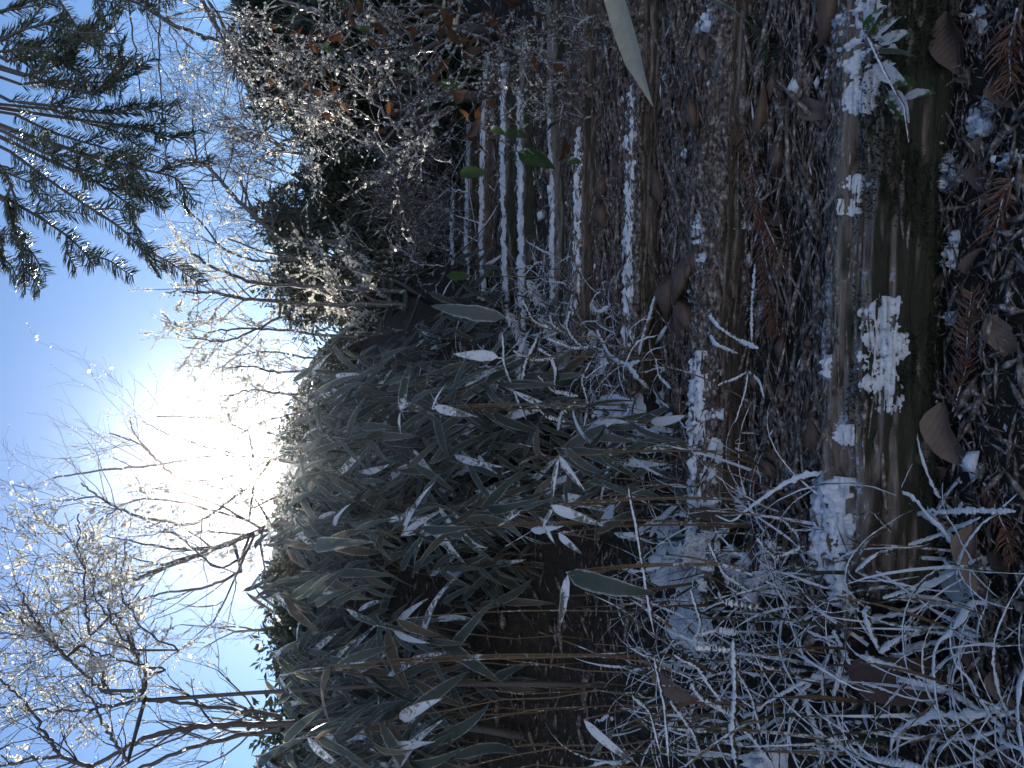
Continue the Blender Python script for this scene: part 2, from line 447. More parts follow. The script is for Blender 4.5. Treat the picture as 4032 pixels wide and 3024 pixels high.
def m_bounce_slope():
    m, nt, b = mat('added_bounce_slope')  # surface of the added slope behind the camera, pale to reflect fill light
    n = noise_n(nt, 9, 6, 0.7); n2 = noise_n(nt, 1.2, 3)
    c = ramp_n(nt, n, [(0.33, (0.30, 0.26, 0.20)), (0.46, (0.58, 0.56, 0.54)), (0.6, (0.8, 0.82, 0.86))])
    c = mix_n(nt, math_n(nt, 'MULTIPLY', n2, 0.6), c, (0.80, 0.82, 0.86))
    nt.links.new(c, b.inputs['Base Color']); b.inputs['Roughness'].default_value = 0.9
    bump_n(nt, n, 1.0, 0.05, b)
    return m
M_BOUNCE_SLOPE = m_bounce_slope()
# ------------------------------------------------------------------ the setting: one sheet of ground
def axis(knots):
    out = []
    for a, b, s in knots: out += list(np.arange(a, b, s))
    return np.array(out + [knots[-1][1]])
gx = axis([(-400, -40, 40), (-40, -8, 4), (-8, -2.5, 0.3), (-2.5, -1.0, 0.06), (-1.0, 1.4, 0.02), (1.4, 3, 0.06), (3, 8, 0.3), (8, 40, 4), (40, 400, 40)])
gy = axis([(-60, -4, 8), (-4, 0.4, 0.4), (0.4, 2.4, 0.018), (2.4, 5, 0.045), (5, 14, 0.25), (14, 40, 2), (40, 400, 30)])
GX, GY = np.meshgrid(gx, gy)
GZ = H(GX, GY)
near = (np.abs(GX) < 2) & (GY < 3.5)
GZ[near] += 0.006 * nz(GX[near], GY[near], 45.0, 1.7)
mb = MB()
nx, ny = len(gx), len(gy)
ii, jj = np.meshgrid(np.arange(ny - 1), np.arange(nx - 1), indexing='ij')
a = (ii * nx + jj).ravel()
Fq = np.stack([a, a + 1, a + nx + 1, a + nx], -1); behind = (GY[:-1, :-1].ravel() < -0.8)  # behind: faces of the added light-reflecting slope
mb.add(np.stack([GX, GY, GZ], -1).reshape(-1, 3), Fq[~behind]); mb.F.append((Fq[behind].astype(np.int32), 1))
tag(mb.build('ground', [M_SOIL, M_BOUNCE_SLOPE]), kind='structure')

# ------------------------------------------------------------------ log steps
def sliver_mesh(seed, L=0.09, Wd=0.006):
    r = np.random.default_rng(seed); b = MB()
    t = np.linspace(0, 1, 5)
    P = np.stack([(t - 0.5) * L, np.sin(t * 3) * 0.002, t * 0 + r.normal(0, 0.0012, 5)], -1)
    b.tube(P, Wd * np.array([0.3, 0.9, 1.0, 0.8, 0.25]) * 0.5, 4, 0.3, r, flat=0.45)
    return b.mesh('splinter', M_CHIPS, smooth=False)
SLIVERS = [sliver_mesh(s, L, w) for s, L, w in ((1, 0.06, 0.007), (2, 0.10, 0.008), (3, 0.14, 0.007), (4, 0.045, 0.011), (5, 0.18, 0.009))]

STEP_LABEL = ['lowest log step, broad pale edge over a dark mossy face', 'second log step from the bottom, shredded wood with its end heaped in white frost',
              'third log step from the bottom with a long stripe of frost', 'fourth log step from the bottom, thin and half hidden in litter',
              'fifth log step from the bottom, smooth dark pole edged with bright frost', 'sixth log step from the bottom between frosted sprays',
              'seventh log step from the bottom, thin dark pole with white edge', 'eighth log step from the bottom high on the path',
              'ninth log step from the bottom, just below the topmost', 'topmost log step where the path meets the dark bushes']
LOGS = []
def log_surface(k):
    """centre line and radius function of log k"""
    tilt = [0.030, 0.02, 0.0, 0.01, -0.01, 0.01, 0.0, 0.01, 0.0, 0.0][k]
    yaw = [0.03, 0.05, -0.02, 0.02, 0.03, -0.02, 0.03, 0.0, 0.02, 0.0][k]
    A = np.array([LOG_XL[k], LOG_Y[k] + 0.02 + yaw * 0.5, LOG_Z[k] - LOG_R[k] + tilt * 0.6])
    B = np.array([LOG_XR[k], LOG_Y[k] + 0.02 - yaw * 0.5, LOG_Z[k] - LOG_R[k] - tilt * 0.6])
    T = nrm(B - A); U = nrm(np.cross(T, [0, 1, 0])); Fd = np.cross(U, T)
    if U[2] < 0: U = -U; Fd = -Fd
    def S(s, th, off=0.0):     # s 0..1 along, th angle from top towards the viewer
        s = np.asarray(s, float); th = np.asarray(th, float)
        sag = np.sin(s * 3.0 + k) * 0.008
        n1 = np.vectorize(lambda a, b: mnoise.noise(Vector((a * 5 + k * 7.3, math.cos(b) * 3.2, math.sin(b) * 3.2))), otypes=[float])(s, th)
        n2 = np.vectorize(lambda a, b: mnoise.noise(Vector((a * 9 + k * 3.3, math.cos(b) * 13, math.sin(b) * 13))), otypes=[float])(s, th)
        taper = 1 - 0.25 * np.clip((0.04 - np.minimum(s, 1 - s)) / 0.04, 0, 1)
        crk = np.vectorize(lambda a, b: mnoise.noise(Vector((a * 2.6 + k * 5.1, math.cos(b) * 5.5, math.sin(b) * 5.5))), otypes=[float])(s, th)
        crk = -0.2 * np.clip(0.07 - np.abs(crk), 0, 0.07) / 0.07
        n3 = np.vectorize(lambda a, b: mnoise.noise(Vector((a * 22 + k * 1.3, math.cos(b) * 26, math.sin(b) * 26))), otypes=[float])(s, th)
        r = LOG_R[k] * taper * (1 + 0.16 * n1 + 0.14 * n2 + (0.10 if k else 0.08) * n3 + crk) + off
        toward = -Fd if Fd[1] > 0 else Fd
        D = np.cos(th)[..., None] * U + np.sin(th)[..., None] * toward
        flat = np.where(np.cos(th) > 0.75, 0.93, 1.0)
        P = A + (B - A) * s[..., None] + sag[..., None] * U + D * (r * flat)[..., None]
        return P, D
    return A, B, S
for k in range(len(LOG_Y)):
    A, B, S = log_surface(k); LOGS.append((A, B, S))
    root = empty('log_step', (A + B) / 2 - np.array([0, 0, LOG_R[k]]), STEP_LABEL[k], 'log step', 'log steps climbing the path')
    ns, nt_ = (210, 96) if k < 3 else (100, 36)
    s = np.linspace(0, 1, ns); th = np.linspace(0, 2 * np.pi, nt_, endpoint=False)
    SS, TT = np.meshgrid(s, th, indexing='ij')
    P, _ = S(SS, TT)
    P[0] += nrng.normal(0, 0.004, P[0].shape); P[-1] += nrng.normal(0, 0.004, P[-1].shape)
    mb = MB()
    i = np.arange(ns - 1)[:, None] * nt_; j = np.arange(nt_)[None]; j2 = (j + 1) % nt_
    mb.add(P.reshape(-1, 3), np.stack([i + j, i + nt_ + j, i + nt_ + j2, i + j2], -1).reshape(-1, 4))
    o0 = 0
    mb.F.append((np.array([list(range(nt_))], np.int32), 0)); mb.F.append((np.array([[(ns - 1) * nt_ + q for q in range(nt_)][::-1]], np.int32), 0))
    child(mb, 'timber', M_LOG_MOSS if k in (0, 4, 5, 6) else M_LOG, root)
    T = nrm(B - A)
    for q in range([90, 130, 90, 24, 12, 8, 6, 4, 3, 2][k]):
        sv = rnd.uniform(0.05, 0.95); tv = rnd.uniform(-1.0, 1.5)
        p, dn = S(np.array([sv]), np.array([tv]), 0.001)
        o = link('splinter', rnd.choice(SLIVERS), root)
        D = T + nrng.normal(0, 0.05, 3)
        o.matrix_local = Matrix.Translation(Vector(p[0]) - root.location) @ frame(D, dn[0]) @ Matrix.Scale(rnd.uniform(0.4, 0.9) * (1.0 if k < 3 else 0.8), 4)

# frost and snow crusts lying on the logs
def crust_on_log(k, s0, s1, t0, t1, h, seed, label, thr=0.0, name='frost_crust', chunk=0.6, group=None):
    A, B, S = LOGS[k]; n1, n2 = 120, 44
    SS, TT = np.meshgrid(np.linspace(s0, s1, n1), np.linspace(t0, t1, n2), indexing='ij')
    P, D = S(SS, TT)
    n1_, n2_ = n1, n2
    a = (SS - s0) / (s1 - s0) * 2 - 1; b = (TT - t0) / (t1 - t0) * 2 - 1
    def N3(f, o): return np.vectorize(lambda x, y, z: mnoise.noise(Vector((x * f + o, y * f, z * f - o))), otypes=[float])(P[..., 0], P[..., 1], P[..., 2])
    n = N3(30, seed); n2 = N3(85, seed + 3.3); c = N3(210, seed + 7.7)
    mask = 0.75 - (np.abs(a) ** 3 + np.abs(b) ** 2.2) * 0.95 + n * 1.3 + n2 * 0.8 + c * 0.4 - thr
    hh = np.clip(mask * 2.2, 0, 1) ** 0.5 * h * 0.55 * np.clip(0.5 + 0.5 * n + chunk * n2 + 0.45 * c, 0.1, 2)
    hh = np.where(mask > 0.0, hh + 0.0008, -0.004)
    P = P + D * hh[..., None]
    n2 = n2_
    mb = MB(); ii, jj = np.meshgrid(np.arange(n1 - 1), np.arange(n2 - 1), indexing='ij'); q = (ii * n2 + jj).ravel()
    keep = ((mask[:-1, :-1] > -0.06) | (mask[1:, 1:] > -0.06)).ravel()
    F = np.stack([q, q + n2, q + n2 + 1, q + 1], -1)[keep]
    mb.add(P.reshape(-1, 3), F)
    c0 = P.reshape(-1, 3).mean(0)
    return tag(mb.build(name, M_FROST, origin=c0), label, 'frost', group or 'frost on the log steps')
def s_at(k, y):   # parameter along log k for photograph row y
    X = (1512.0 - y) / FPX * LOG_Y[k]; return (X - LOG_XL[k]) / (LOG_XR[k] - LOG_XL[k])
crust_on_log(0, s_at(0, 1580), s_at(0, 1180), 0.75, 1.55, 0.014, 1, 'large jagged plate of frozen snow on the mossy log face', 0.05)
crust_on_log(0, s_at(0, 490), s_at(0, 320), 0.2, 1.0, 0.012, 2, 'tapering white frost plate on the pale log edge under green leaves')
crust_on_log(0, s_at(0, 1760), s_at(0, 1670), 0.2, 0.75, 0.011, 3, 'small rounded frost patch on the mossy log below a grass seed')
crust_on_log(0, s_at(0, 860), s_at(0, 700), 0.3, 0.7, 0.006, 4, 'thin sliver of frost on the pale log edge', 0.2)
crust_on_log(0, s_at(0, 2420), s_at(0, 1880), -0.9, 0.75, 0.022, 5, 'thick white frost covering the end of the lowest log among grass', -0.15)
crust_on_log(0, s_at(0, 1640), s_at(0, 1540), 1.0, 1.5, 0.008, 6, 'frost flecks on the log face beside brown leaves', 0.15)
crust_on_log(0, s_at(0, 330), s_at(0, -30), -0.6, 1.3, 0.014, 7, 'broken clumps of frost around the green sprig on the log', 0.5)
crust_on_log(1, s_at(1, 2420), s_at(1, 1380), -1.2, 1.3, 0.026, 8, 'long white heap of frost over the end of the second log', -0.02)
crust_on_log(2, s_at(2, 1420), s_at(2, 330), -0.5, 0.75, 0.022, 9, 'long narrow stripe of frost along the third log', -0.2)
crust_on_log(4, s_at(4, 1330), s_at(4, 350), -0.7, 0.55, 0.014, 10, 'bright thin line of frost along the smooth dark fifth log', -0.25)
crust_on_log(3, s_at(3, 1250), s_at(3, 500), -0.5, 0.9, 0.018, 11, 'broken frost along the fourth log half hidden in litter', 0.0)
for k, y0, y1 in ((5, 1300, 350), (6, 1250, 250), (7, 1200, 200), (8, 1150, 250), (9, 1100, 300)):
    crust_on_log(k, s_at(k, y0), s_at(k, y1), -0.9, 0.9, 0.022, 20 + k, 'white frost along the %s log of the path' % {5: 'sixth', 6: 'seventh', 7: 'eighth', 8: 'ninth', 9: 'topmost'}[k], -0.2)

# ------------------------------------------------------------------ wood crumbs and litter on the treads and banks (nobody could count it)
def litter(name, n, xr_, yr_, L, label, matl, lift=0.004, along=0.5, keep=None, seed=0, wid=0.09):
    r = np.random.default_rng(seed)
    x = r.uniform(*xr_, n); y = r.uniform(*yr_, n)
    if keep is not None:
        q = keep(x, y, r); x, y = x[q], y[q]
    n = len(x); z = H(x, y) + lift + r.uniform(0, 0.012, n)
    ang = np.where(r.random(n) < along, r.normal(0, 0.35, n), r.uniform(0, np.pi, n))
    D = nrm(np.stack([np.cos(ang), np.sin(ang), r.normal(0, 0.22, n)], -1))
    ln = L * r.lognormal(0, 0.75, n) * 0.85; ln = np.minimum(ln, L * 4)
    P = np.stack([x, y, z], -1); S_ = nrm(np.cross(D, np.array([0, 0, 1.0]) + r.normal(0, 0.5, (n, 3)))); U = np.cross(S_, D)
    w = ln * r.uniform(0.5, 1.6, n) * wid
    a = P - D * ln[:, None] / 2; b = P + D * ln[:, None] / 2
    V = np.stack([a, P + S_ * w[:, None], b, P - S_ * w[:, None], P + U * (w * 0.7)[:, None], P - U * (w * 0.5)[:, None]], 1)
    t = np.array([[0, 1, 4], [1, 2, 4], [2, 3, 4], [3, 0, 4], [1, 0, 5], [2, 1, 5], [3, 2, 5], [0, 3, 5]])
    mb = MB(); mb.add(V.reshape(-1, 3), (np.arange(n)[:, None, None] * 6 + t).reshape(-1, 3))
    return tag(mb.build(name, matl, smooth=False), label, 'litter', kind='stuff')
def onpath(x, y, r):
    return (x > np.interp(y, LOG_Y, LOG_XL) - 0.08 + r.normal(0, 0.04, len(x))) & (x < np.interp(y, LOG_Y, LOG_XR) + 0.05)
litter('wood_crumbs', 26000, (-0.4, 1.2), (1.06, 2.4), 0.022, 'shredded brown wood crumbs covering the treads', M_CHIPS, 0.004, 0.65, lambda x, y, r: onpath(x, y, r) & (nz(x, y, 7.0, 6.6) + r.normal(0, 0.2, len(x)) > -0.12), 1)
litter('wood_fibres', 8000, (-0.35, 1.2), (1.06, 2.4), 0.055, 'long splintered wood fibres on the treads', M_CHIPS, 0.008, 0.85, onpath, 2, 0.03)
litter('bark_flakes', 420, (-0.35, 1.2), (1.08, 2.4), 0.035, 'flat broken flakes of bark on the treads', M_BROWN, 0.012, 0.6, onpath, 9, 0.22)
litter('upper_litter', 9000, (0.0, 2.0), (2.3, 4.6), 0.028, 'brown litter between the upper log steps', M_CHIPS, 0.006, 0.5, onpath, 3)
litter('ground_litter', 16000, (-1.2, 1.0), (0.62, 1.08), 0.017, 'needles and crumbs of litter on the dark ground', M_CHIPS, 0.003, 0.2, None, 4, 0.07)
litter('bank_litter', 16000, (-2.0, 2.2), (1.1, 3.2), 0.03, 'dry litter on the banks beside the steps', M_CHIPS, 0.006, 0.3, lambda x, y, r: ~onpath(x, y, r), 5, 0.08)

def log_crumbs(k, n, t0, t1, L, seed):
    r = np.random.default_rng(seed); A, B, S = LOGS[k]
    P, Dn = S(r.random(n), r.uniform(t0, t1, n), 0.002); T = nrm(B - A)
    D = nrm(T + r.normal(0, 0.28, (n, 3))); S_ = nrm(np.cross(D, Dn)); ln = L * r.lognormal(0, 0.5, n); w = ln * r.uniform(0.05, 0.13, n)
    a = P - D * ln[:, None] / 2; b = P + D * ln[:, None] / 2
    V = np.stack([a, P + S_ * w[:, None], b, P - S_ * w[:, None], P + Dn * (w * 0.8)[:, None], P - Dn * (w * 0.5)[:, None]], 1)
    t = np.array([[0, 1, 4], [1, 2, 4], [2, 3, 4], [3, 0, 4], [1, 0, 5], [2, 1, 5], [3, 2, 5], [0, 3, 5]])
    mb = MB(); mb.add(V.reshape(-1, 3), (np.arange(n)[:, None, None] * 6 + t).reshape(-1, 3))
    return tag(mb.build('wood_crumbs', M_CHIPS, smooth=False), 'shredded crumbs of rotten wood lying along the %s log' % ['lowest', 'second', 'third', 'fourth'][k], 'litter', kind='stuff')
log_crumbs(0, 1500, -1.2, 0.25, 0.022, 61); log_crumbs(1, 7500, -1.5, 1.05, 0.026, 62); log_crumbs(2, 5000, -1.5, 1.0, 0.026, 63); log_crumbs(3, 2200, -1.5, 1.0, 0.024, 64)

litter('frost_crumbs', 1500, (-0.4, 1.2), (0.7, 3.6), 0.012, 'scattered white crumbs of frost on steps and ground', M_FROST, 0.006, 0.3, lambda x, y, r: nz(x, y, 5.0, 4.4) + r.normal(0, 0.12, len(x)) > 0.16, 6, 0.3)
litter('frost_needles', 1800, (-0.4, 1.6), (1.0, 4.4), 0.03, 'frosted white twig ends strewn over the treads', M_FROST, 0.012, 0.4, lambda x, y, r: nz(x, y, 4.0, 8.4) + r.normal(0, 0.12, len(x)) > 0.12, 8, 0.05)
def moss_on_log(k, n, t0, t1, seed):
    r = np.random.default_rng(seed); A, B, S = LOGS[k]
    sv = r.random(n); tv = r.uniform(t0, t1, n); P, Dn = S(sv, tv, -0.001)
    q = nz(P[:, 0], P[:, 2] * 1.5, 9.0, 2.2) + r.normal(0, 0.12, n) > 0.0; P = P[q]; Dn = Dn[q]; n = len(P)
    mb = MB(); mb.blades(P, nrm(Dn + r.normal(0, 0.55, (n, 3))), r.normal(size=(n, 3)), 0.007 * r.uniform(0.5, 1.4, n), 0.0024)
    return tag(mb.build('moss', M_MOSS, smooth=False), 'dark green moss on the face of the %s log' % ['lowest', 'second', 'third'][k], 'moss', kind='stuff')
M_MOSS = m_leaf('dark_moss', (0.012, 0.024, 0.012), (0.03, 0.045, 0.02), frost=-0.3, transl=0.1, rough=0.7)
moss_on_log(0, 30000, 0.55, 2.3, 71); moss_on_log(1, 5000, 0.9, 2.2, 72); moss_on_log(2, 3500, 0.9, 2.2, 73)

# ------------------------------------------------------------------ leaves
def leaf_mesh(name, L, Wd, material, seed, shape='lance', droop=0.3, fold=0.25, twist=0.2, wav=0.0, n=10, petiole=0.0):
    r = np.random.default_rng(seed)
    t = np.linspace(0, 1, n)
    if shape == 'lance': w = np.sin(np.clip(t, 0, 1) ** 0.62 * np.pi) ** 0.75 * (1 - 0.25 * t)
    elif shape == 'oval': w = np.sin(t ** 0.8 * np.pi) ** 0.7
    elif shape == 'strap': w = np.clip(np.minimum(t * 8 + 0.35, (1 - t) * 3.0), 0, 1)
    else: w = np.clip(np.minimum(t * 5 + 0.6, (1 - t) * 1.6), 0, 1)       # blade
    w = w * Wd / 2 * (1 + r.normal(0, 0.05, n)); w[0] = max(w[0], Wd * 0.04); w[-1] = Wd * 0.02
    ang = -droop * t ** 1.3
    dx = np.cos(ang); dz = np.sin(ang)
    x = np.concatenate([[0], np.cumsum(dx[:-1])]) * L / (n - 1); z = np.concatenate([[0], np.cumsum(dz[:-1])]) * L / (n - 1)
    ys = np.sin(t * 2.2 + r.uniform(0, 6)) * wav * L
    tw = twist * (t - 0.3) * 2
    V = []
    for c in (-1, -0.5, 0, 0.5, 1):
        up = abs(c) * fold * w + (wav * L * 0.25 * np.sin(t * 9 + c * 2 + seed) if c else 0)
        V.append(np.stack([x, ys + c * w * np.cos(tw) - up * np.sin(tw), z + up * np.cos(tw) + c * w * np.sin(tw)], -1))
    V = np.stack(V, 1).reshape(-1, 3); k = 5
    i = np.arange(n - 1)[:, None] * k; j = np.arange(k - 1)[None]
    F = np.stack([i + j, i + k + j, i + k + j + 1, i + j + 1], -1).reshape(-1, 4)
    b = MB(); b.add(V, F)
    if petiole > 0:
        b.tube([(-petiole, 0.0, petiole * 0.2), (-petiole * 0.5, 0, petiole * 0.1), (0, 0, 0), (L * 0.5, ys[n // 2], z[n // 2] - 0.0005)], [Wd * 0.025, Wd * 0.025, Wd * 0.025, Wd * 0.012], 4)
    me = b.mesh(name, material)
    at = me.attributes.new('rim', 'FLOAT', 'POINT'); rv = np.zeros(len(me.vertices), np.float32)
    rv[:n * 5] = np.tile(np.array([1, 0.5, 0, 0.5, 1], np.float32), n); at.data.foreach_set('value', rv)
    return me
UNIT = {}
def leaf_lib(key, material, shape, ratio, count, **kw):
    UNIT[key] = [leaf_mesh('leaf', 1.0, ratio * rnd.uniform(0.85, 1.15), material, 100 + 17 * q, shape, droop=kw.get('droop', 0.4) * rnd.uniform(0.3, 1.7),
                           fold=rnd.uniform(*kw.get('fold', (0.1, 0.4))), twist=rnd.uniform(-1, 1) * kw.get('twist', 0.5), wav=kw.get('wav', 0.02), petiole=kw.get('petiole', 0.0)) for q in range(count)]
leaf_lib('sasa', M_SASA, 'lance', 0.16, 7, droop=0.9)
leaf_lib('sasa_f', M_SASA_F, 'lance', 0.15, 5, droop=0.8)
leaf_lib('sasa_w', M_SASA_W, 'lance', 0.2, 4, droop=0.35)
leaf_lib('sasa_dry', M_SASA_DRY, 'lance', 0.15, 4, droop=0.9, twist=1.2, wav=0.05)
leaf_lib('brown', M_BROWN, 'oval', 0.5, 6, fold=(0.2, 0.7), droop=0.9, wav=0.12, petiole=0.18, twist=0.7)
leaf_lib('tan', M_TAN, 'oval', 0.46, 4, fold=(0.2, 0.7), droop=0.7, wav=0.12, petiole=0.15, twist=0.6)
leaf_lib('orange', M_ORANGE, 'oval', 0.5, 4, droop=0.9, wav=0.08, twist=1.4, petiole=0.15)
leaf_lib('green', M_GREENLEAF, 'oval', 0.48, 4, droop=0.4, petiole=0.15)
leaf_lib('grass', M_GRASS, 'blade', 0.025, 6, droop=1.5, wav=0.02)
leaf_lib('straw', M_STRAW, 'blade', 0.018, 4, droop=0.5, wav=0.03)

def put_leaf(parent, key, p, q, up=(0, 0, 1), width=1.0, name='leaf'):
    """leaf of a library from point p to tip q"""
    p = np.asarray(p, float); q = np.asarray(q, float); L = np.linalg.norm(q - p)
    o = link(name, rnd.choice(UNIT[key]), parent)
    off = parent.location if parent is not None else Vector((0, 0, 0))
    o.matrix_local = Matrix.Translation(Vector(p) - off) @ frame(q - p, np.asarray(up, float) + 1e-3) @ Matrix.Diagonal((L, L * width, L, 1))
    return o

# ------------------------------------------------------------------ bamboo grass thicket
def sasa_plant(base, height, lean, nleaf, label, group, mix, leaf_len=(0.10, 0.19), down=0.95, culm_r=0.0019, low=0.45, extra=None):
    base = np.asarray(base, float)
    root = empty('bamboo_grass', base, label, 'bamboo grass', group)
    t = np.linspace(0, 1, 9)[:, None]
    lean = np.asarray(lean, float)
    P = base + np.array([0, 0, 1.0]) * t * height + lean * (t ** 2) * height + np.concatenate([np.zeros((1, 3)), nrng.normal(0, 0.006, (8, 3))])
    mb = MB(); mb.tube(P, np.linspace(culm_r, culm_r * 0.45, 9), 5)
    child(mb, 'culm', M_STRAW, root)
    for q in range(nleaf):
        u = low + (1 - low) * (q + rnd.random()) / nleaf
        p = np.array([np.interp(u, t[:, 0], P[:, c]) for c in range(3)])
        az = rnd.uniform(0, 2 * math.pi)
        D = np.array([math.cos(az), math.sin(az) - 0.35, rnd.gauss(-down, 0.45)]); D = nrm(D)
        L = rnd.uniform(*leaf_len)
        key = rnd.choices(['sasa', 'sasa_f', 'sasa_w', 'sasa_dry'], mix)[0]
        put_leaf(root, key, p, p + D * L, up=(rnd.gauss(0, 0.4), -0.5 + rnd.gauss(0, 0.4), 0.7), width=rnd.uniform(0.8, 1.15))
    return root, P
def thicket(n, xr_, yr_, dr, hr, nleaf, label, group, mix, **kw):
    """plants rooted where photograph columns xr_ (tops) and rows yr_ fall at depth dr"""
    for q in range(n):
        y = rnd.uniform(*yr_); d = rnd.uniform(*dr); X = (1512 - y) / FPX * d
        zt = CAM[2] - (rnd.uniform(*xr_) - 2016) / FPX * d
        zb = float(H(X, d)); h = max(zt - zb, 0.25)
        sasa_plant((X, d, zb), h, (rnd.gauss(0.05, 0.15), rnd.gauss(-0.15, 0.12), 0), nleaf, label, group, mix, **kw)
thicket(34, (1150, 1500), (1450, 2050), (2.3, 3.0), None, 19, 'dark bamboo grass massed in the haze below the sun', 'bamboo grass below the sun', (9, 1.2, 0.25, 0.5), low=0.2)
thicket(22, (1500, 1900), (1480, 2100), (1.9, 2.4), None, 19, 'drooping frosted bamboo grass spilling toward the log steps', 'bamboo grass beside the steps', (8, 2, 0.5, 0.5), low=0.1)
thicket(26, (1000, 1350), (1950, 3100), (1.9, 2.7), None, 17, 'tall bamboo grass roofing the dark hollow', 'bamboo grass over the hollow', (8, 1.2, 0.3, 1.4), low=0.55)
thicket(10, (1050, 1500), (2500, 3200), (1.5, 1.9), None, 13, 'near bamboo grass with dry tips in front of the hollow', 'near bamboo grass by the hollow', (6, 1.2, 0.4, 2.5), low=0.7)
thicket(10, (1950, 2250), (1650, 2150), (1.5, 1.9), None, 8, 'low frosted bamboo grass at the left end of the steps', 'low bamboo grass at the step ends', (5, 3, 1.0, 0.5), low=0.1, leaf_len=(0.08, 0.15))
thicket(13, (1250, 1750), (2050, 3100), (2.2, 2.7), None, 5, 'bare straw stalk standing in the dark hollow', 'stalks in the hollow', (3, 1, 0.3, 2), low=0.6)

thicket(26, (1080, 1300), (1400, 2150), (2.9, 3.5), None, 18, 'far bamboo grass at the top of the thicket against the bushes', 'bamboo grass at the top of the thicket', (10, 1, 0.1, 0.6), low=0.15)
thicket(14, (1640, 1800), (1030, 1400), (2.7, 3.4), None, 12, 'low dark bamboo grass edging the upper log steps', 'low bamboo grass by the upper steps', (8, 2, 0.5, 0.5), low=0.0, leaf_len=(0.09, 0.16))
thicket(28, (1650, 2150), (2000, 3100), (2.2, 2.8), None, 12, 'dim bamboo grass at the back wall of the hollow', 'bamboo grass inside the hollow', (8, 1, 0.1, 3), low=0.0)
# leaves one can pick out singly: (x1,y1) base -> (x2,y2) tip in photograph pixels
def hero_plant(label, leaves, culm=None):
    """leaves: (x1,y1,x2,y2,d1,d2,key,width,up)"""
    p0 = W(leaves[0][0], leaves[0][1], leaves[0][4])
    zb = float(H(p0[0], p0[1] + 0.05)); base = np.array([p0[0], p0[1] + 0.05, zb])
    root = empty('bamboo_grass', base, label, 'bamboo grass')
    for (x1, y1, x2, y2, d1, d2, key, wd, up) in leaves:
        a = W(x1, y1, d1); b = W(x2, y2, d2)
        put_leaf(root, key, a, b, up, wd)
        mid = (a + base) / 2 + np.array([0.01, 0.03, 0])
        if a[2] > zb + 0.02:
            t = np.linspace(0, 1, 7)[:, None]
            Q = (1 - t) ** 2 * base + 2 * t * (1 - t) * (mid + np.array([0, 0.02, 0.04])) + t ** 2 * a
            mb = MB(); mb.tube(Q, np.linspace(0.0022, 0.0014, 7), 5); child(mb, 'culm', M_STRAW, root)
    return root
FR = (0.1, -0.75, 0.5)
hero_plant('bamboo grass with one broad white leaf pointing up the picture centre', [(1960, 1410, 1770, 1385, 1.7, 1.72, 'sasa_w', 1.1, FR), (1990, 1250, 1640, 1180, 1.75, 1.8, 'sasa', 1.0, FR)])
hero_plant('bamboo grass with a white-edged horizontal leaf', [(1580, 1620, 1600, 1400, 1.8, 1.8, 'sasa_f', 1.3, (0, -0.9, 0.3)), (1580, 1620, 1560, 1700, 1.8, 1.75, 'sasa_w', 0.6, FR)])
hero_plant('bamboo grass with pale leaf tilted below the white-edged one', [(1710, 1600, 1870, 1640, 1.75, 1.7, 'sasa_w', 0.95, FR), (1700, 1610, 1750, 1480, 1.75, 1.7, 'sasa_f', 0.5, FR)])
hero_plant('bamboo grass with two white leaves crossing like a V', [(2205, 1795, 2290, 1945, 1.3, 1.28, 'sasa_w', 0.95, FR), (2205, 1800, 2150, 1995, 1.32, 1.3, 'sasa_w', 0.55, FR)])
hero_plant('bamboo grass with a speckled frosted leaf over the brown leaf', [(2170, 1990, 2370, 2085, 1.25, 1.2, 'sasa_w', 1.0, FR), (2180, 2000, 2100, 2110, 1.27, 1.3, 'sasa_f', 0.8, FR)])
hero_plant('bamboo grass with a short thick white leaf over the hollow', [(2200, 2100, 2280, 2190, 1.3, 1.27, 'sasa_w', 1.3, FR), (2140, 2060, 2180, 2150, 1.32, 1.3, 'sasa_w', 0.8, FR)])
hero_plant('bamboo grass with a rounded white leaf at the edge of the shade', [(2050, 2010, 1955, 2065, 1.45, 1.43, 'sasa_w', 1.1, FR), (2050, 2010, 2180, 1960, 1.45, 1.4, 'sasa', 0.7, FR)])
hero_plant('bamboo grass with a white dagger leaf hanging at the dark hollow', [(2235, 2265, 2192, 2490, 1.25, 1.24, 'sasa_w', 0.75, (0.3, -0.9, 0.2)), (2235, 2270, 2560, 2360, 1.25, 1.15, 'sasa', 1.4, FR), (2230, 2255, 2400, 2250, 1.25, 1.22, 'sasa_dry', 0.6, FR)])
hero_plant('bamboo grass with a white curled leaf at the lower picture edge', [(2300, 2835, 2490, 3020, 1.2, 1.15, 'sasa_w', 0.8, FR), (2420, 2870, 2300, 2990, 1.2, 1.2, 'sasa', 0.9, FR)])
hero_plant('bamboo grass with a yellow-green leaf against the frosted sprays', [(1760, 1085, 1850, 1090, 2.3, 2.3, 'green', 0.8, FR)])
hero_plant('bamboo grass with pale papery leaves near the glare', [(1690, 2080, 1590, 2210, 1.8, 1.75, 'sasa_f', 0.9, FR), (1580, 2110, 1740, 2000, 1.8, 1.75, 'sasa_w', 0.6, FR), (1800, 2090, 1580, 2220, 1.78, 1.75, 'sasa_dry', 0.9, FR)])
hero_plant('bamboo grass with a torn dry leaf in the hollow', [(1300, 2620, 1240, 2880, 1.6, 1.55, 'sasa_dry', 0.9, FR), (1160, 2640, 1300, 2700, 1.6, 1.6, 'sasa_dry', 1.0, FR), (1100, 2660, 1180, 2820, 1.6, 1.55, 'sasa_f', 0.8, FR)])
hero_plant('bamboo grass with a small square-ended pale leaf in the hollow', [(1560, 2440, 1720, 2560, 1.7, 1.65, 'sasa_dry', 1.2, FR)])

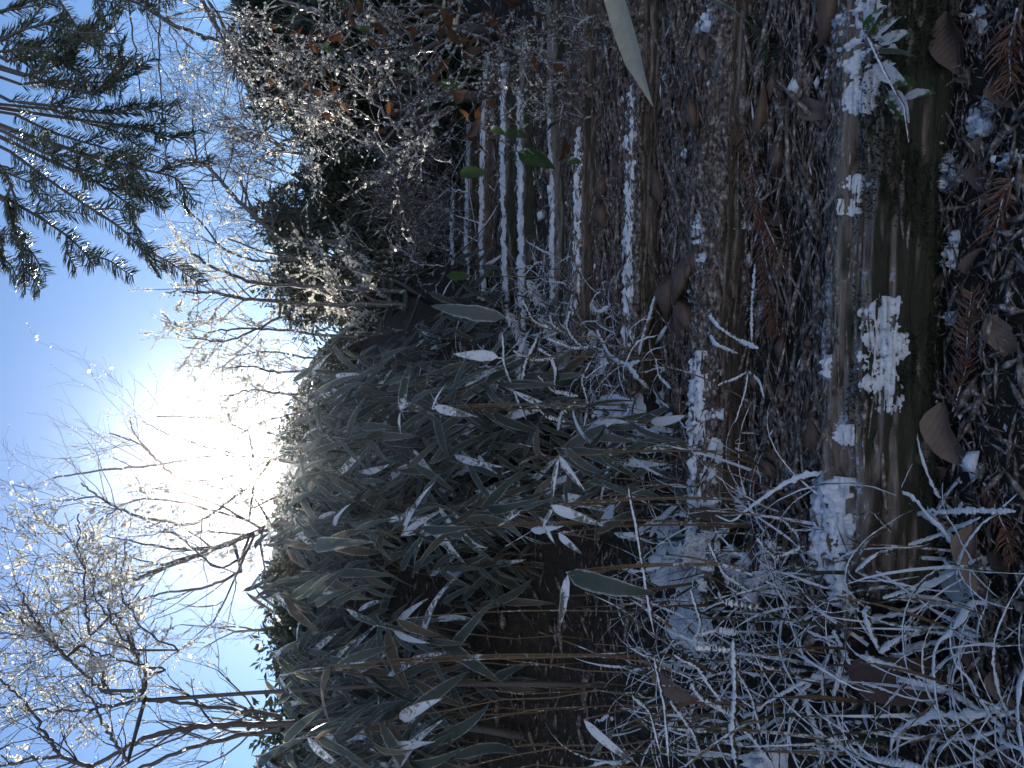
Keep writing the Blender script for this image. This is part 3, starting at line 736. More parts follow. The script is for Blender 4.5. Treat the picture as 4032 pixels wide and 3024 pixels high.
# ------------------------------------------------------------------ frosted grass at the foot of the bank
def rime_mesh(seed, L=1.0, r0=0.011, arch=1.3):
    r = np.random.default_rng(seed); n = 44
    t = np.linspace(0, 1, n); ang = 1.0 - arch * 1.9 * t ** 1.4
    x = np.cumsum(np.cos(ang)) / n * L; z = np.cumsum(np.sin(ang)) / n * L
    y = np.cumsum(np.cumsum(r.normal(0, 0.0016, n))) * L
    x -= x[0]; z -= z[0]; y -= y[0]
    b = MB(); b.tube(np.stack([x, y, z], -1), r0 * (1.15 - 0.95 * t) * (1 + r.normal(0, 0.22, n)), 5, 0.5, r, flat=0.75)
    return b.mesh('blade', M_GRASS_F)
RIME = [rime_mesh(200 + q, arch=a_) for q, a_ in enumerate((0.4, 0.7, 0.9, 1.1, 1.3, 1.5, 0.25, 1.0))]

def grass_clump(base, nb, L, label, group, rime=0.7, spread=0.05, aim=None):
    base = np.asarray(base, float)
    root = empty('grass_clump', base, label, 'grass', group)
    for q in range(nb):
        az = rnd.uniform(0, 2 * math.pi) if aim is None else aim + rnd.gauss(0, 0.8)
        D = np.array([math.cos(az), math.sin(az), 0]); ln = L * rnd.uniform(0.5, 1.25)
        p = base + np.array([rnd.gauss(0, spread), rnd.gauss(0, spread), 0]); p[2] = float(H0(p[0], p[1])) - 0.01
        if rnd.random() < rime:
            o = link('blade', rnd.choice(RIME), root); wid = rnd.choice((0.45, 0.7, 1.1, 1.9)) * rnd.uniform(0.8, 1.2) * 0.24 / ln
            tilt = rnd.uniform(-0.5, 0.35)
            o.matrix_local = Matrix.Translation(Vector(p - base)) @ frame(D, (0, 0, 1)) @ Matrix.Rotation(-tilt, 4, 'Y') @ Matrix.Diagonal((ln, ln * wid, ln * 0.9, 1))
        else:
            key = 'grass' if rnd.random() < 0.65 else 'straw'
            put_leaf(root, key, p, p + nrm(D * rnd.uniform(0.3, 1.0) + np.array([0, 0, 1.0])) * ln, (D[0], D[1], 0.8), 1.0, 'blade')
    return root
GB = 'rime-coated tufts of grass by the bank'
def tuft_label(x, y):
    if x > -0.33 and y < 1.1: return 'rimed grass tuft over the cut end of the lowest log'
    if x > -0.37 and y < 1.3: return 'rimed grass tuft on the first tread between two frosted log ends'
    if x > -0.37: return 'rimed grass tuft around the frost heap of the second log'
    if y < 1.0: return 'rimed grass tuft on the open ground nearest the picture corner' if x < -0.5 else 'rimed grass tuft in front of the lowest log end'
    if x < -0.58: return 'rimed grass tuft at the lower picture edge under the hollow'
    return 'rimed grass tuft in the thick tangle below the hollow' if y < 1.25 else 'rimed grass tuft behind the white stem lattice'
spots = [(-0.34, 1.12), (-0.42, 0.98), (-0.50, 1.18), (-0.36, 1.28), (-0.60, 1.02), (-0.46, 1.36), (-0.62, 1.30), (-0.30, 0.92), (-0.55, 1.5), (-0.40, 1.5),
         (-0.34, 1.20), (-0.22, 0.98), (-0.26, 1.0), (-0.30, 1.02), (-0.24, 1.3), (-0.2, 1.36), (-0.56, 0.82), (-0.44, 0.86), (-0.66, 0.92), (-0.52, 0.9), (-0.70, 1.2), (-0.66, 1.5), (-0.28, 1.36), (-0.40, 1.06), (-0.50, 1.08), (-0.44, 1.22)]
for q, (x, y) in enumerate(spots):
    grass_clump((x, y, float(H(x, y))), 20, rnd.uniform(0.18, 0.31), tuft_label(x, y), GB, 0.66, 0.05)
for x, y in ((-0.05, 1.62), (0.02, 1.85), (-0.12, 1.9), (0.12, 2.05), (0.0, 1.72), (0.2, 2.3), (0.1, 2.2), (0.3, 2.5), (-0.15, 1.75), (0.35, 2.8)):
    grass_clump((x, y, float(H(x, y))), 14, 0.15, 'small rimed grass tuft at the ends of the middle steps', 'rimed tufts at the step ends', 0.85, 0.05)

for q in range(30):
    y_ = rnd.uniform(1080, 1680); d_ = rnd.uniform(1.75, 3.2); x = (1512 - y_) / FPX * d_
    grass_clump((x, d_, float(H(x, d_))), 13, rnd.uniform(0.14, 0.25), 'fine white-rimed tuft between the upper step ends and the bamboo grass', 'rimed tufts below the icy tangle', 0.9, 0.06)
for x, y in ((-0.62, 1.62), (-0.75, 1.55), (-0.85, 1.4), (-0.5, 1.68), (-0.36, 1.62), (-0.9, 1.7), (-0.72, 1.75), (-0.26, 1.5), (-0.8, 1.25), (-0.58, 1.4)):
    grass_clump((x, y, float(H(x, y))), 16, 0.24, 'grass tuft with mixed rimed and brown blades at the mouth of the hollow', 'tufts at the mouth of the hollow', 0.62, 0.06)
# single long blades and stems one can follow: photograph pixel paths
def stem_path(root, pts, w_px, material, d=None, name='blade', lift=0.05, jitter=0.3):
    Q = []
    for q, (x, y) in enumerate(pts):
        dd = (d if np.isscalar(d) else d[q]) if d is not None else max(G(x, y)[1] - lift * (1 + 0.4 * math.sin(q * 1.7)), 0.4)
        Q.append(W(x, y, dd))
    Q = np.array(Q); t = np.linspace(0, 1, len(Q)); tt = np.linspace(0, 1, 64)
    # smooth through the points
    C = np.stack([np.interp(tt, t, Q[:, c]) for c in range(3)], -1)
    for _ in range(14): C[1:-1] = (C[:-2] + 2 * C[1:-1] + C[2:]) / 4
    r = w_px / FPX * float(np.mean(Q[:, 1])) / 2
    prof = np.clip(np.minimum(tt * 10 + 0.5, (1 - tt) * 6 + 0.25), 0, 1)
    mb = MB(); mb.tube(C, r * prof * (1 + nrng.normal(0, jitter * 0.5, 64)), 7, jitter * 1.4, nrng, flat=0.6)
    return child(mb, name, material, root)
r1 = empty('grass_clump', G(3300, 2500), 'long arching iced blades crossing the lower corner ground', 'grass')
for pts, w_, m_ in (([(3390, 2580), (3595, 2647), (3761, 2733), (3993, 2885)], 34, M_GRASS_F), ([(3416, 2395), (3409, 2428), (3462, 2567)], 34, M_GRASS_F),
                   ([(3462, 2567), (3515, 2527), (3661, 2474), (3860, 2507)], 30, M_GRASS_F), ([(3343, 2242), (3409, 2136), (3509, 2063), (3608, 2017)], 24, M_ICETWIG),
                   ([(3370, 2249), (3436, 2189), (3568, 2149), (3728, 2096), (3860, 2037)], 22, M_GRASS_F), ([(3476, 2355), (3595, 2315), (3728, 2269), (3867, 2189)], 20, M_GRASS_F),
                   ([(3449, 2249), (3549, 2309), (3694, 2415), (3860, 2494)], 18, M_GRASS), ([(3608, 2023), (3794, 2010), (4000, 2013)], 24, M_GRASS),
                   ([(3138, 2653), (3184, 2786), (3230, 2919), (3244, 3030)], 42, M_GRASS_F), ([(3280, 2480), (3340, 2600), (3420, 2690)], 26, M_GRASS_F),
                   ([(3530, 2670), (3620, 2690), (3720, 2720)], 26, M_GRASS_F), ([(3270, 2920), (3420, 2990), (3640, 3020)], 30, M_GRASS_F), ([(3440, 2680), (3450, 2850), (3460, 3020)], 10, M_GRASS)):
    stem_path(r1, pts, w_, m_)
r2 = empty('grass_clump', G(2900, 2700), 'thick white rimed stems crossing in a lattice before the hollow', 'grass')
for pts, w_ in (([(2656, 2580), (2749, 2627), (2788, 2693), (2840, 2760)], 22), ([(2722, 2693), (2762, 2746), (2861, 2799), (2900, 2820)], 32), ([(2888, 2521), (2895, 2720), (2881, 2885), (2900, 3020)], 34),
                ([(2576, 2587), (2616, 2773), (2636, 3018)], 20), ([(2735, 2507), (2828, 2481), (2908, 2494)], 24), ([(2735, 2507), (2740, 2550), (2890, 2560)], 22), ([(2830, 2330), (2850, 2370), (2990, 2390)], 22),
                ([(2930, 2590), (3060, 2640), (3180, 2640)], 26), ([(2890, 2830), (2960, 2900), (3040, 3000)], 26), ([(2790, 2140), (2850, 2260), (2960, 2330)], 20), ([(2640, 2760), (2730, 2880), (2760, 2960)], 24),
                ([(2880, 2600), (2960, 2740), (3000, 2900)], 22), ([(2490, 2740), (2560, 2800), (2600, 2960)], 18), ([(2980, 2120), (3060, 2200), (3170, 2150)], 24), ([(3080, 2040), (3140, 2100), (3160, 2180)], 20), ([(2720, 2320), (2760, 2450), (2740, 2520)], 20)):
    stem_path(r2, pts, w_, M_GRASS_F, d=1.16 + rnd.uniform(-0.06, 0.06))
r8 = empty('grass_clump', G(2420, 1400), 'long curving rimed strands spilling over the ends of the middle steps', 'grass')
for pts, w_ in (([(2245, 1225), (2232, 1285), (2258, 1332), (2304, 1371)], 22), ([(2152, 1332), (2258, 1371), (2351, 1365)], 18), ([(2119, 1371), (2165, 1398), (2192, 1464), (2185, 1530)], 20), ([(2052, 1524), (2072, 1431), (2125, 1318)], 28), ([(1980, 1312), (1986, 1431), (2033, 1557), (2072, 1650)], 20), ([(2165, 1239), (2178, 1278), (2218, 1305)], 20),
                ([(2470, 1431), (2510, 1484), (2556, 1530)], 26), ([(2477, 1617), (2417, 1696), (2397, 1762), (2410, 1796), (2384, 1882), (2364, 1981)], 24), ([(2271, 1583), (2212, 1630), (2198, 1696)], 28), ([(2583, 1411), (2596, 1484), (2643, 1530)], 14), ([(2330, 1420), (2290, 1500), (2320, 1590), (2300, 1680)], 20), ([(2120, 1480), (2180, 1540), (2280, 1560)], 16),
                ([(2020, 1380), (2100, 1420), (2190, 1410)], 16), ([(2350, 1300), (2400, 1400), (2470, 1440), (2520, 1420)], 18), ([(2240, 1760), (2300, 1720), (2400, 1640)], 18), ([(2090, 1560), (2150, 1640), (2230, 1660)], 18), ([(2060, 1180), (2100, 1260), (2180, 1300)], 16), ([(2330, 1640), (2420, 1560), (2500, 1590)], 20)):
    stem_path(r8, pts, w_, M_GRASS_F, d=[min(G(x_, y_)[1], 2.1) - 0.10 for x_, y_ in pts])
r9 = empty('grass_clump', G(2880, 1400), 'pale rimed blades drooping from the second log onto the first tread', 'grass')
for pts, w_ in (([(2775, 1219), (2828, 1285), (2921, 1345), (2987, 1371)], 22), ([(2768, 1278), (2822, 1358), (2908, 1391)], 20), ([(2974, 1040), (2961, 1212), (2961, 1345)], 22), ([(2828, 1517), (2895, 1491), (2948, 1464), (2934, 1550), (2895, 1663)], 15), ([(2948, 1464), (2990, 1500), (3010, 1570)], 13)):
    stem_path(r9, pts, w_, M_GRASS_F, d=[G(x_, y_)[1] - 0.06 for x_, y_ in pts])
ra = empty('fallen_stick', G(2560, 1290), 'short grey stick leaning below the third log', 'stick')
stem_path(ra, [(2590, 1152), (2550, 1285), (2517, 1398)], 38, M_STRAW, d=[G(2590, 1152)[1] - 0.05, G(2550, 1285)[1] - 0.06, G(2517, 1398)[1] - 0.04], name='bark', jitter=0.12)
r3 = empty('dry_weed', G(2560, 2300), 'straight dark stem rimed white slanting above the frosted verge', 'stem')
stem_path(r3, [(2477, 1924), (2510, 2096), (2543, 2302), (2576, 2494)], 24, M_GRASS_F, d=1.3, name='stalk', jitter=0.15)
r4 = empty('dry_weed', G(2900, 2950), 'dark bare stem crossing the white rime near the picture edge', 'stem')
stem_path(r4, [(2696, 3018), (2828, 2919), (2934, 2852), (3010, 2836)], 18, M_STRAW, d=1.05, name='stalk', jitter=0.1)
r7 = empty('green_sprig', W(3420, 150, 1.0), 'leafy green sprig hung with clumps of frost on the lowest log', 'sprig')
for x1, y1, x2, y2 in ((3420, 150, 3540, 60), (3450, 200, 3640, 190), (3440, 260, 3560, 330), (3460, 170, 3600, 120), (3500, 360, 3570, 470), (3400, 120, 3480, 20), (3560, 380, 3680, 360)):
    put_leaf(r7, 'green' if x1 != 3450 else 'sasa', W(x1, y1, 0.965), W(x2, y2, 0.93), (rnd.gauss(0, 0.3), -0.7, 0.6), 0.8)
mb = MB(); mb.tube([W(3380, 60, 0.99), W(3430, 170, 0.96), W(3480, 280, 0.95), W(3560, 420, 0.94), W(3580, 560, 0.93)], [0.002, 0.002, 0.0018, 0.0015, 0.001], 6); child(mb, 'stem', M_STRAW, r7)
r5 = empty('bamboo_grass', G(2420, 20), 'bleached strap leaf arching in from the brambles, green at its tip', 'bamboo grass')
put_leaf(r5, 'sasa', W(2400, -80, 1.45), W(2540, 390, 1.32), (0.2, -0.7, 0.6), 0.75).data = leaf_mesh('leaf', 1.0, 0.17, M_STRAP, 5, 'strap', droop=0.25, fold=0.3, twist=0.3)
mb = MB(); mb.tube([np.array(r5.location), (np.array(r5.location) + W(2400, -80, 1.45)) / 2 + [0.06, 0, 0.05], W(2400, -80, 1.45)], 0.003, 5); child(mb, 'culm', M_STRAW, r5)
r6 = empty('bamboo_grass', G(2900, -200), 'broad dark green leaf reaching in at the picture edge above the lowest log', 'bamboo grass')
put_leaf(r6, 'sasa', W(2560, -40, 1.0), W(3030, -10, 0.98), (0.9, -0.4, 0.1), 0.8)
put_leaf(r6, 'sasa', W(2900, 150, 1.3), W(2740, 300, 1.3), (0.3, -0.4, 0.8), 0.8)

# ------------------------------------------------------------------ fallen leaves, sprigs, ice, on the ground
def fallen(key, x1, y1, x2, y2, label, width=1.0, lift=0.012, up=(0, -0.35, 1), group=None):
    a = G(x1, y1, lift); b = G(x2, y2, lift)
    o = put_leaf(None, key, a, b, up, width, 'fallen_leaf')
    return tag(o, label, 'leaf', group or 'fallen leaves on the ground')
fallen('tan', 3760, 1580, 3810, 1850, 'large curled tan leaf with pale rim beside the brown cedar sprig', 1.05)
fallen('brown', 3560, 1590, 3490, 1780, 'broad brown leaf against the foot of the lowest log', 1.3)
fallen('brown', 3660, 1580, 3620, 1790, 'dark brown leaf standing on edge between two paler leaves', 0.8, 0.02)
fallen('brown', 3760, 30, 3770, 330, 'long brown leaf lying below the frost-clumped green sprig', 0.75)
fallen('tan', 3870, 2060, 3915, 2390, 'upright-lying tan leaf between iced grass blades', 0.75)
fallen('brown', 3480, 2060, 3560, 2280, 'reddish brown leaf under the arching iced blades', 0.8, 0.03)
fallen('brown', 3540, 2620, 3790, 2640, 'large grey-brown frosted leaf at the grass edge', 1.0, 0.02)
fallen('tan', 3800, 2540, 3890, 2720, 'small pale brown leaf with long stalk below the rimed grass', 0.7)
fallen('tan', 3920, 2640, 4030, 2790, 'frosty blue-white leaf at the lower picture corner', 0.8)
fallen('brown', 3750, 1850, 3650, 1950, 'brown leaf half under the frost below the log', 0.8)
fallen('brown', 3140, 790, 3210, 830, 'small dark brown leaf on the wood crumbs of the first tread', 0.9)
fallen('tan', 3180, 400, 3250, 470, 'pale bluish leaf scrap on the first tread beside a straw', 0.9)
fallen('brown', 3060, 1800, 3100, 1870, 'square tan leaf scrap on the tread by the frosted log end', 1.3)
fallen('brown', 2440, 2040, 2480, 1880, 'orange-brown pointed leaf caught among rimed stems', 0.9, 0.08)
fallen('tan', 2590, 2600, 2720, 2760, 'tan frosted leaf lying in the rimed grass lattice', 0.7, 0.12)
fallen('brown', 2830, 1990, 2900, 2110, 'white-frosted leaf at the end of the second log', 0.9, 0.05)
fallen('green', 3720, 2280, 3880, 2300, 'dark green leaf under the arching blades at the corner', 1.2, 0.015)
tag(put_leaf(None, 'green', W(3520, 320, 0.955), W(3620, 330, 0.945), (0.1, -0.6, 0.7), 1.0, 'fallen_leaf'), 'yellow-green round leaf on the log beside the frost clumps', 'leaf', 'fallen leaves on the ground')
tag(put_leaf(None, 'green', W(3470, 280, 0.955), W(3530, 240, 0.945), (0.1, -0.6, 0.7), 1.0, 'fallen_leaf'), 'small olive leaf on the frost clumps of the log', 'leaf', 'fallen leaves on the ground')
fallen('brown', 3620, 540, 3680, 420, 'grey frosted leaf on the ground under the green sprig', 0.7)
fallen('brown', 3840, 640, 3900, 760, 'brown leaf beside the square ice chunk', 0.8)
fallen('tan', 3900, 330, 3990, 420, 'thin curled leaf near the upper ground corner', 0.5)
fallen('tan', 3930, 1240, 4030, 1500, 'flat grey-brown bark-like leaf at the ground edge beside the cedar sprig', 0.8)
fallen('brown', 3080, 900, 3020, 760, 'blue-frosted folded leaf beside the cedar sprig on the tread', 0.6)
fallen('brown', 2960, 2120, 3020, 2260, 'frosted leaf standing behind the white log end', 0.8, 0.05)
for q in range(46):
    x = rnd.uniform(2500, 3990); y = rnd.uniform(0, 2500)
    p = G(x, y, 0.012)
    a = rnd.uniform(0, 6.28); L = rnd.uniform(0.025, 0.05)
    o = put_leaf(None, rnd.choice(['brown', 'brown', 'tan']), p, p + np.array([math.cos(a) * L, math.sin(a) * L, rnd.uniform(-0.1, 0.3) * L]), (rnd.gauss(0, .3), rnd.gauss(-0.2, .3), 1), rnd.uniform(0.7, 1.2), 'fallen_leaf')
    tag(o, ('small brown leaf scrap on the dark ground below the lowest log' if x > 3500 else 'small brown leaf scrap on the first tread' if x > 2850 else 'small brown leaf scrap on the second tread'), 'leaf', 'small leaf scraps')

for q in range(40):
    x = rnd.uniform(2020, 2950); y = rnd.uniform(0, 650)
    p = G(x, y, 0.02); a = rnd.uniform(0, 6.28); L = rnd.uniform(0.03, 0.06)
    o = put_leaf(None, rnd.choice(['brown', 'orange', 'tan', 'brown', 'sasa_dry']), p, p + np.array([math.cos(a) * L, math.sin(a) * L, rnd.uniform(-0.2, 0.5) * L]), (rnd.gauss(0, .4), rnd.gauss(-0.4, .3), 1), rnd.uniform(0.7, 1.1), 'fallen_leaf')
    tag(o, 'curled brown leaf piled against the right end of the middle steps', 'leaf', 'leaves piled at the step ends')

def sprig(pts, w, label, material, nl=0.014, group='cedar sprigs on the ground', name='cedar_sprig', lift=0.015, d=None, dens=900, curve=0.5):
    Q = np.array([G(x, y, lift) if d is None else W(x, y, d) for x, y in pts])
    t = np.linspace(0, 1, len(Q)); n = int(dens * np.sum(np.linalg.norm(np.diff(Q, axis=0), axis=1))) + 10
    root = empty(name, Q[0], label, 'sprig', group)
    tt = np.linspace(0, 1, 14); C = np.stack([np.interp(tt, t, Q[:, c]) for c in range(3)], -1)
    mb = MB(); mb.tube(C, np.linspace(w, w * 0.5, 14), 5); child(mb, 'stem', M_STRAW, root)
    u = nrng.random(n); P = np.stack([np.interp(u, t, Q[:, c]) for c in range(3)], -1)
    T = nrm(np.stack([np.interp(np.clip(u + 0.02, 0, 1), t, Q[:, c]) - np.interp(np.clip(u - 0.02, 0, 1), t, Q[:, c]) for c in range(3)], -1))
    R = nrng.normal(size=(n, 3)); R = nrm(R - T * np.sum(R * T, 1, keepdims=True))
    D = nrm(R + T * 0.75 + np.array([0, 0, 0.15]))
    mid = P + D * nl * 0.55; end = mid + nrm(D + T * curve) * nl * 0.5
    L = nrng.uniform(0.6, 1.2, n)[:, None]
    mid = P + (mid - P) * L; end = P + (end - P) * L
    mb = MB(); mb.prisms(P, mid, 0.0011, 0.0014, 3); mb.prisms(mid, end, 0.0014, 0.0002, 3)
    child(mb, 'needles', material, root, kind='stuff')
    return root
sprig([(2960, 480), (3000, 700), (3010, 900), (3030, 1150), (3060, 1320)], 0.0022, 'long reddish dead cedar sprig on the tread behind the lowest log', M_CEDAR, 0.03)
sprig([(3010, 820), (3060, 960), (3090, 1060)], 0.0018, 'short dead cedar sprig branching off below the frosted one', M_CEDAR, 0.026)
sprig([(3800, 1620), (3830, 1450), (3850, 1280), (3860, 1150)], 0.0018, 'brown cedar sprig on the ground beside the tan curled leaf', M_CEDAR, 0.026)
sprig([(4020, 700), (3980, 760), (3960, 900)], 0.002, 'reddish cedar sprig at the ground edge near the ice chunk', M_CEDAR, 0.032)
sprig([(4000, 30), (3960, 180), (3990, 330)], 0.002, 'reddish cedar sprig in the upper ground corner', M_CEDAR, 0.034)
sprig([(3900, 1900), (3960, 2080), (3990, 2200)], 0.0018, 'dark cedar sprig beside the lowest iced blades', M_CEDAR, 0.02)
sprig([(2960, 60), (3020, 130), (3060, 250)], 0.0016, 'green fir sprig with frost on the tread near the picture edge', M_NEEDLE, 0.024)
sprig([(2620, 1480), (2640, 1600)], 0.0014, 'tiny brown sprig beside the second log heap of frost', M_CEDAR, 0.016)
for q, (x, y) in enumerate([(2080, 1100), (2130, 1250), (2230, 1250), (2260, 1100), (2320, 1300), (2200, 1400), (2280, 1450), (2130, 1480), (2360, 1450), (2060, 1350), (2330, 1180), (2180, 1330), (2000, 1230), (2260, 1600), (2380, 1650), (2440, 1560), (2210, 1560), (2330, 1540), (2440, 1700)]):
    a = rnd.uniform(-0.8, 0.8); L = rnd.uniform(70, 140); dg = G(x, y + 60)[1]
    sprig([(x, y), (x + L * 0.3 * math.cos(a), y + L * 0.5), (x + L * math.cos(a) * 0.6, y + L)], 0.002, 'white-frosted mossy sprays beside the middle steps', M_FERN, 0.022, 'frosted mossy sprays', 'moss_spray', 0.05, d=min(dg, 2.3) - 0.06, dens=1100)
for q, (x, y) in enumerate([(2900, 2150), (2960, 2200), (3020, 2250), (2880, 2080), (3050, 2130), (2700, 2150), (2760, 2080)]):
    a = rnd.uniform(-0.8, 0.8)
    sprig([(x, y), (x - 40, y + 50), (x - 30 + 50 * a, y + 130)], 0.0018, 'grey-white frosted moss sprays at the end of the lower logs', M_FERN, 0.018, 'frosted sprays at the lower log ends', 'moss_spray', 0.05, d=None, dens=1600)

def ice_chunk(x, y, sx, sy, h, label, seed, name='ice_chunk', sharp=1.0, lift=0.0, m=None):
    """broken plate of granular ice or frozen snow on the ground"""
    c = G(x, y); r = np.random.default_rng(seed); mb = MB(); n = 26
    u, v = np.meshgrid(np.linspace(-1, 1, n), np.linspace(-1, 1, n), indexing='ij')
    ang = np.arctan2(v, u); rad = np.hypot(u, v)
    edge = 0.72 + 0.22 * np.vectorize(lambda a: mnoise.cell(Vector((math.cos(a) * 2.3 + seed, math.sin(a) * 2.3, 0.5))), otypes=[float])(ang) * sharp + 0.12 * np.cos(3 * ang + seed)
    inside = np.clip((edge - rad) * 6, 0, 1)
    cell = np.vectorize(lambda a, b: mnoise.cell(Vector((a * 4.5 + seed, b * 4.5, 1.5))), otypes=[float])(u, v)
    z = inside ** 0.5 * h * (0.7 + 0.5 * cell + 0.25 * r.normal(0, 0.3, u.shape)) - (inside <= 0) * 0.006
    # tilt toward the viewer, following the ground
    X = c[0] + u * sx; Y = c[1] + v * sy; Z = H(X, Y) + z + lift * inside
    V = np.stack([X, Y, Z], -1).reshape(-1, 3)
    ii, jj = np.meshgrid(np.arange(n - 1), np.arange(n - 1), indexing='ij'); q = (ii * n + jj).ravel()
    keep = (inside[:-1, :-1] > 0).ravel() | (inside[1:, 1:] > 0).ravel() | (inside[1:, :-1] > 0).ravel() | (inside[:-1, 1:] > 0).ravel()
    mb.add(V, np.stack([q, q + n, q + n + 1, q + 1], -1)[keep])
    return tag(mb.build(name, m or M_FROST, origin=c, smooth=False), label, 'ice', 'ice and frost lying on the ground')
ice_chunk(3735, 690, 0.032, 0.045, 0.022, 'squarish chunk of granular ice on the ground below the log', 31)
ice_chunk(3680, 930, 0.018, 0.022, 0.016, 'small white ice lump on the ground below the bare log face', 32)
ice_chunk(3770, 985, 0.03, 0.014, 0.012, 'narrow trail of ice bits beside the small white lump', 33)
ice_chunk(3760, 1250, 0.012, 0.014, 0.010, 'tiny ice bit beside the brown cedar sprig', 34)
ice_chunk(3450, 1610, 0.012, 0.012, 0.012, 'tiny ice lump under a dry grass stalk at the log foot', 35)
ice_chunk(3710, 400, 0.016, 0.026, 0.010, 'frosty ice flakes below the green sprig', 36)
ice_chunk(3990, 630, 0.014, 0.026, 0.012, 'white ice flakes at the ground edge by the cedar sprig', 37)
ice_chunk(3850, 90, 0.03, 0.02, 0.010, 'grey icy patch beside the long brown leaf', 38)
ice_chunk(3860, 470, 0.03, 0.03, 0.010, 'thin icy flakes with a stalk above the square chunk', 39)
ice_chunk(2840, 80, 0.05, 0.06, 0.02, 'broken white frost sheet on the tread by the fir sprig', 40)
ice_chunk(2860, 920, 0.04, 0.05, 0.024, 'lumpy band of frost in front of the second log', 41)
ice_chunk(2840, 1030, 0.03, 0.04, 0.02, 'lower end of the lumpy frost band at the second log', 42)
ice_chunk(2860, 860, 0.03, 0.05, 0.018, 'upper end of the lumpy frost band at the second log', 43)
ice_chunk(2960, 1950, 0.05, 0.06, 0.03, 'smooth white frost cap among the stems at the second log end', 44, sharp=0.3)
ice_chunk(3090, 3015, 0.05, 0.045, 0.05, 'rounded white frost cap at the lower picture edge', 45, sharp=0.2)
ice_chunk(2580, 1620, 0.08, 0.06, 0.03, 'frost-covered mound above the second log end', 46, sharp=0.3)
ice_chunk(2440, 1600, 0.06, 0.10, 0.03, 'frost-covered root by the third log end', 47, sharp=0.3)
ice_chunk(2400, 1420, 0.05, 0.05, 0.03, 'white frosted tip at the end of the third log', 48, sharp=0.3)
ice_chunk(2640, 2200, 0.10, 0.12, 0.03, 'white frost sheet on the verge under the rimed lattice', 49, sharp=0.4)
ice_chunk(2720, 2450, 0.10, 0.10, 0.03, 'white frost sheet deeper in the rimed grass', 50, sharp=0.4)
ice_chunk(3440, 1840, 0.012, 0.02, 0.01, 'narrow frost bit below the log end beside the brown leaf', 51)
crust_on_log(0, s_at(0, 1500), s_at(0, 1400), -0.35, 0.2, 0.022, 52, 'rounded nub of ice on the pale log edge above the frost plate', -0.5)

# ------------------------------------------------------------------ branching growth
def grow(segs, p, d, L, r, depth, rng, spread=0.6, up=0.1, kids=(3, 5), shrink=0.62, steps=4, wob=0.18, tips=None):
    p = np.asarray(p, float); d = nrm(d); sl = L / steps; pts = [p]
    for s in range(steps):
        d = nrm(d + rng.normal(0, wob, 3) + np.array([0, 0, up * 0.4])); q = p + d * sl
        r1 = r * (1 - 0.5 / steps); segs.append((p, q, r, r1, depth)); p, r = q, r1; pts.append(q)
        if depth > 0 and s >= 1 - (depth < 2):
            for _ in range(rng.integers(kids[0], kids[1] + 1) // 2 if s < steps - 1 else rng.integers(1, 3)):
                a = rng.normal(size=3); a = nrm(a - d * np.dot(a, d))
                grow(segs, q, d + a * spread * rng.uniform(0.6, 1.5), L * shrink * rng.uniform(0.6, 1.15), r * 0.62, depth - 1, rng, spread, up, kids, shrink, steps, wob, tips)
    if tips is not None: tips.append(p)
def segs_to(mb, segs, n=4, minr=0.0, sides_thin=3):
    P0 = np.array([s[0] for s in segs]); P1 = np.array([s[1] for s in segs]); a = np.array([s[2] for s in segs]); b = np.array([s[3] for s in segs])
    a = np.maximum(a, minr); b = np.maximum(b, minr)
    thick = a > 0.006
    mb.prisms(P0[thick], P1[thick], a[thick], b[thick], 6); mb.prisms(P0[~thick], P1[~thick], a[~thick], b[~thick], sides_thin)
def beads_on(segs, n, r, rng, big=0.0):
    i = rng.integers(0, len(segs), n); t = rng.random(n)[:, None]
    P0 = np.array([s[0] for s in segs]); P1 = np.array([s[1] for s in segs]); rad = np.array([s[2] for s in segs])
    C = P0[i] * (1 - t) + P1[i] * t; C[:, 2] -= rad[i] * 0.5
    R = r * rng.lognormal(0, 0.45, n)
    return C, R

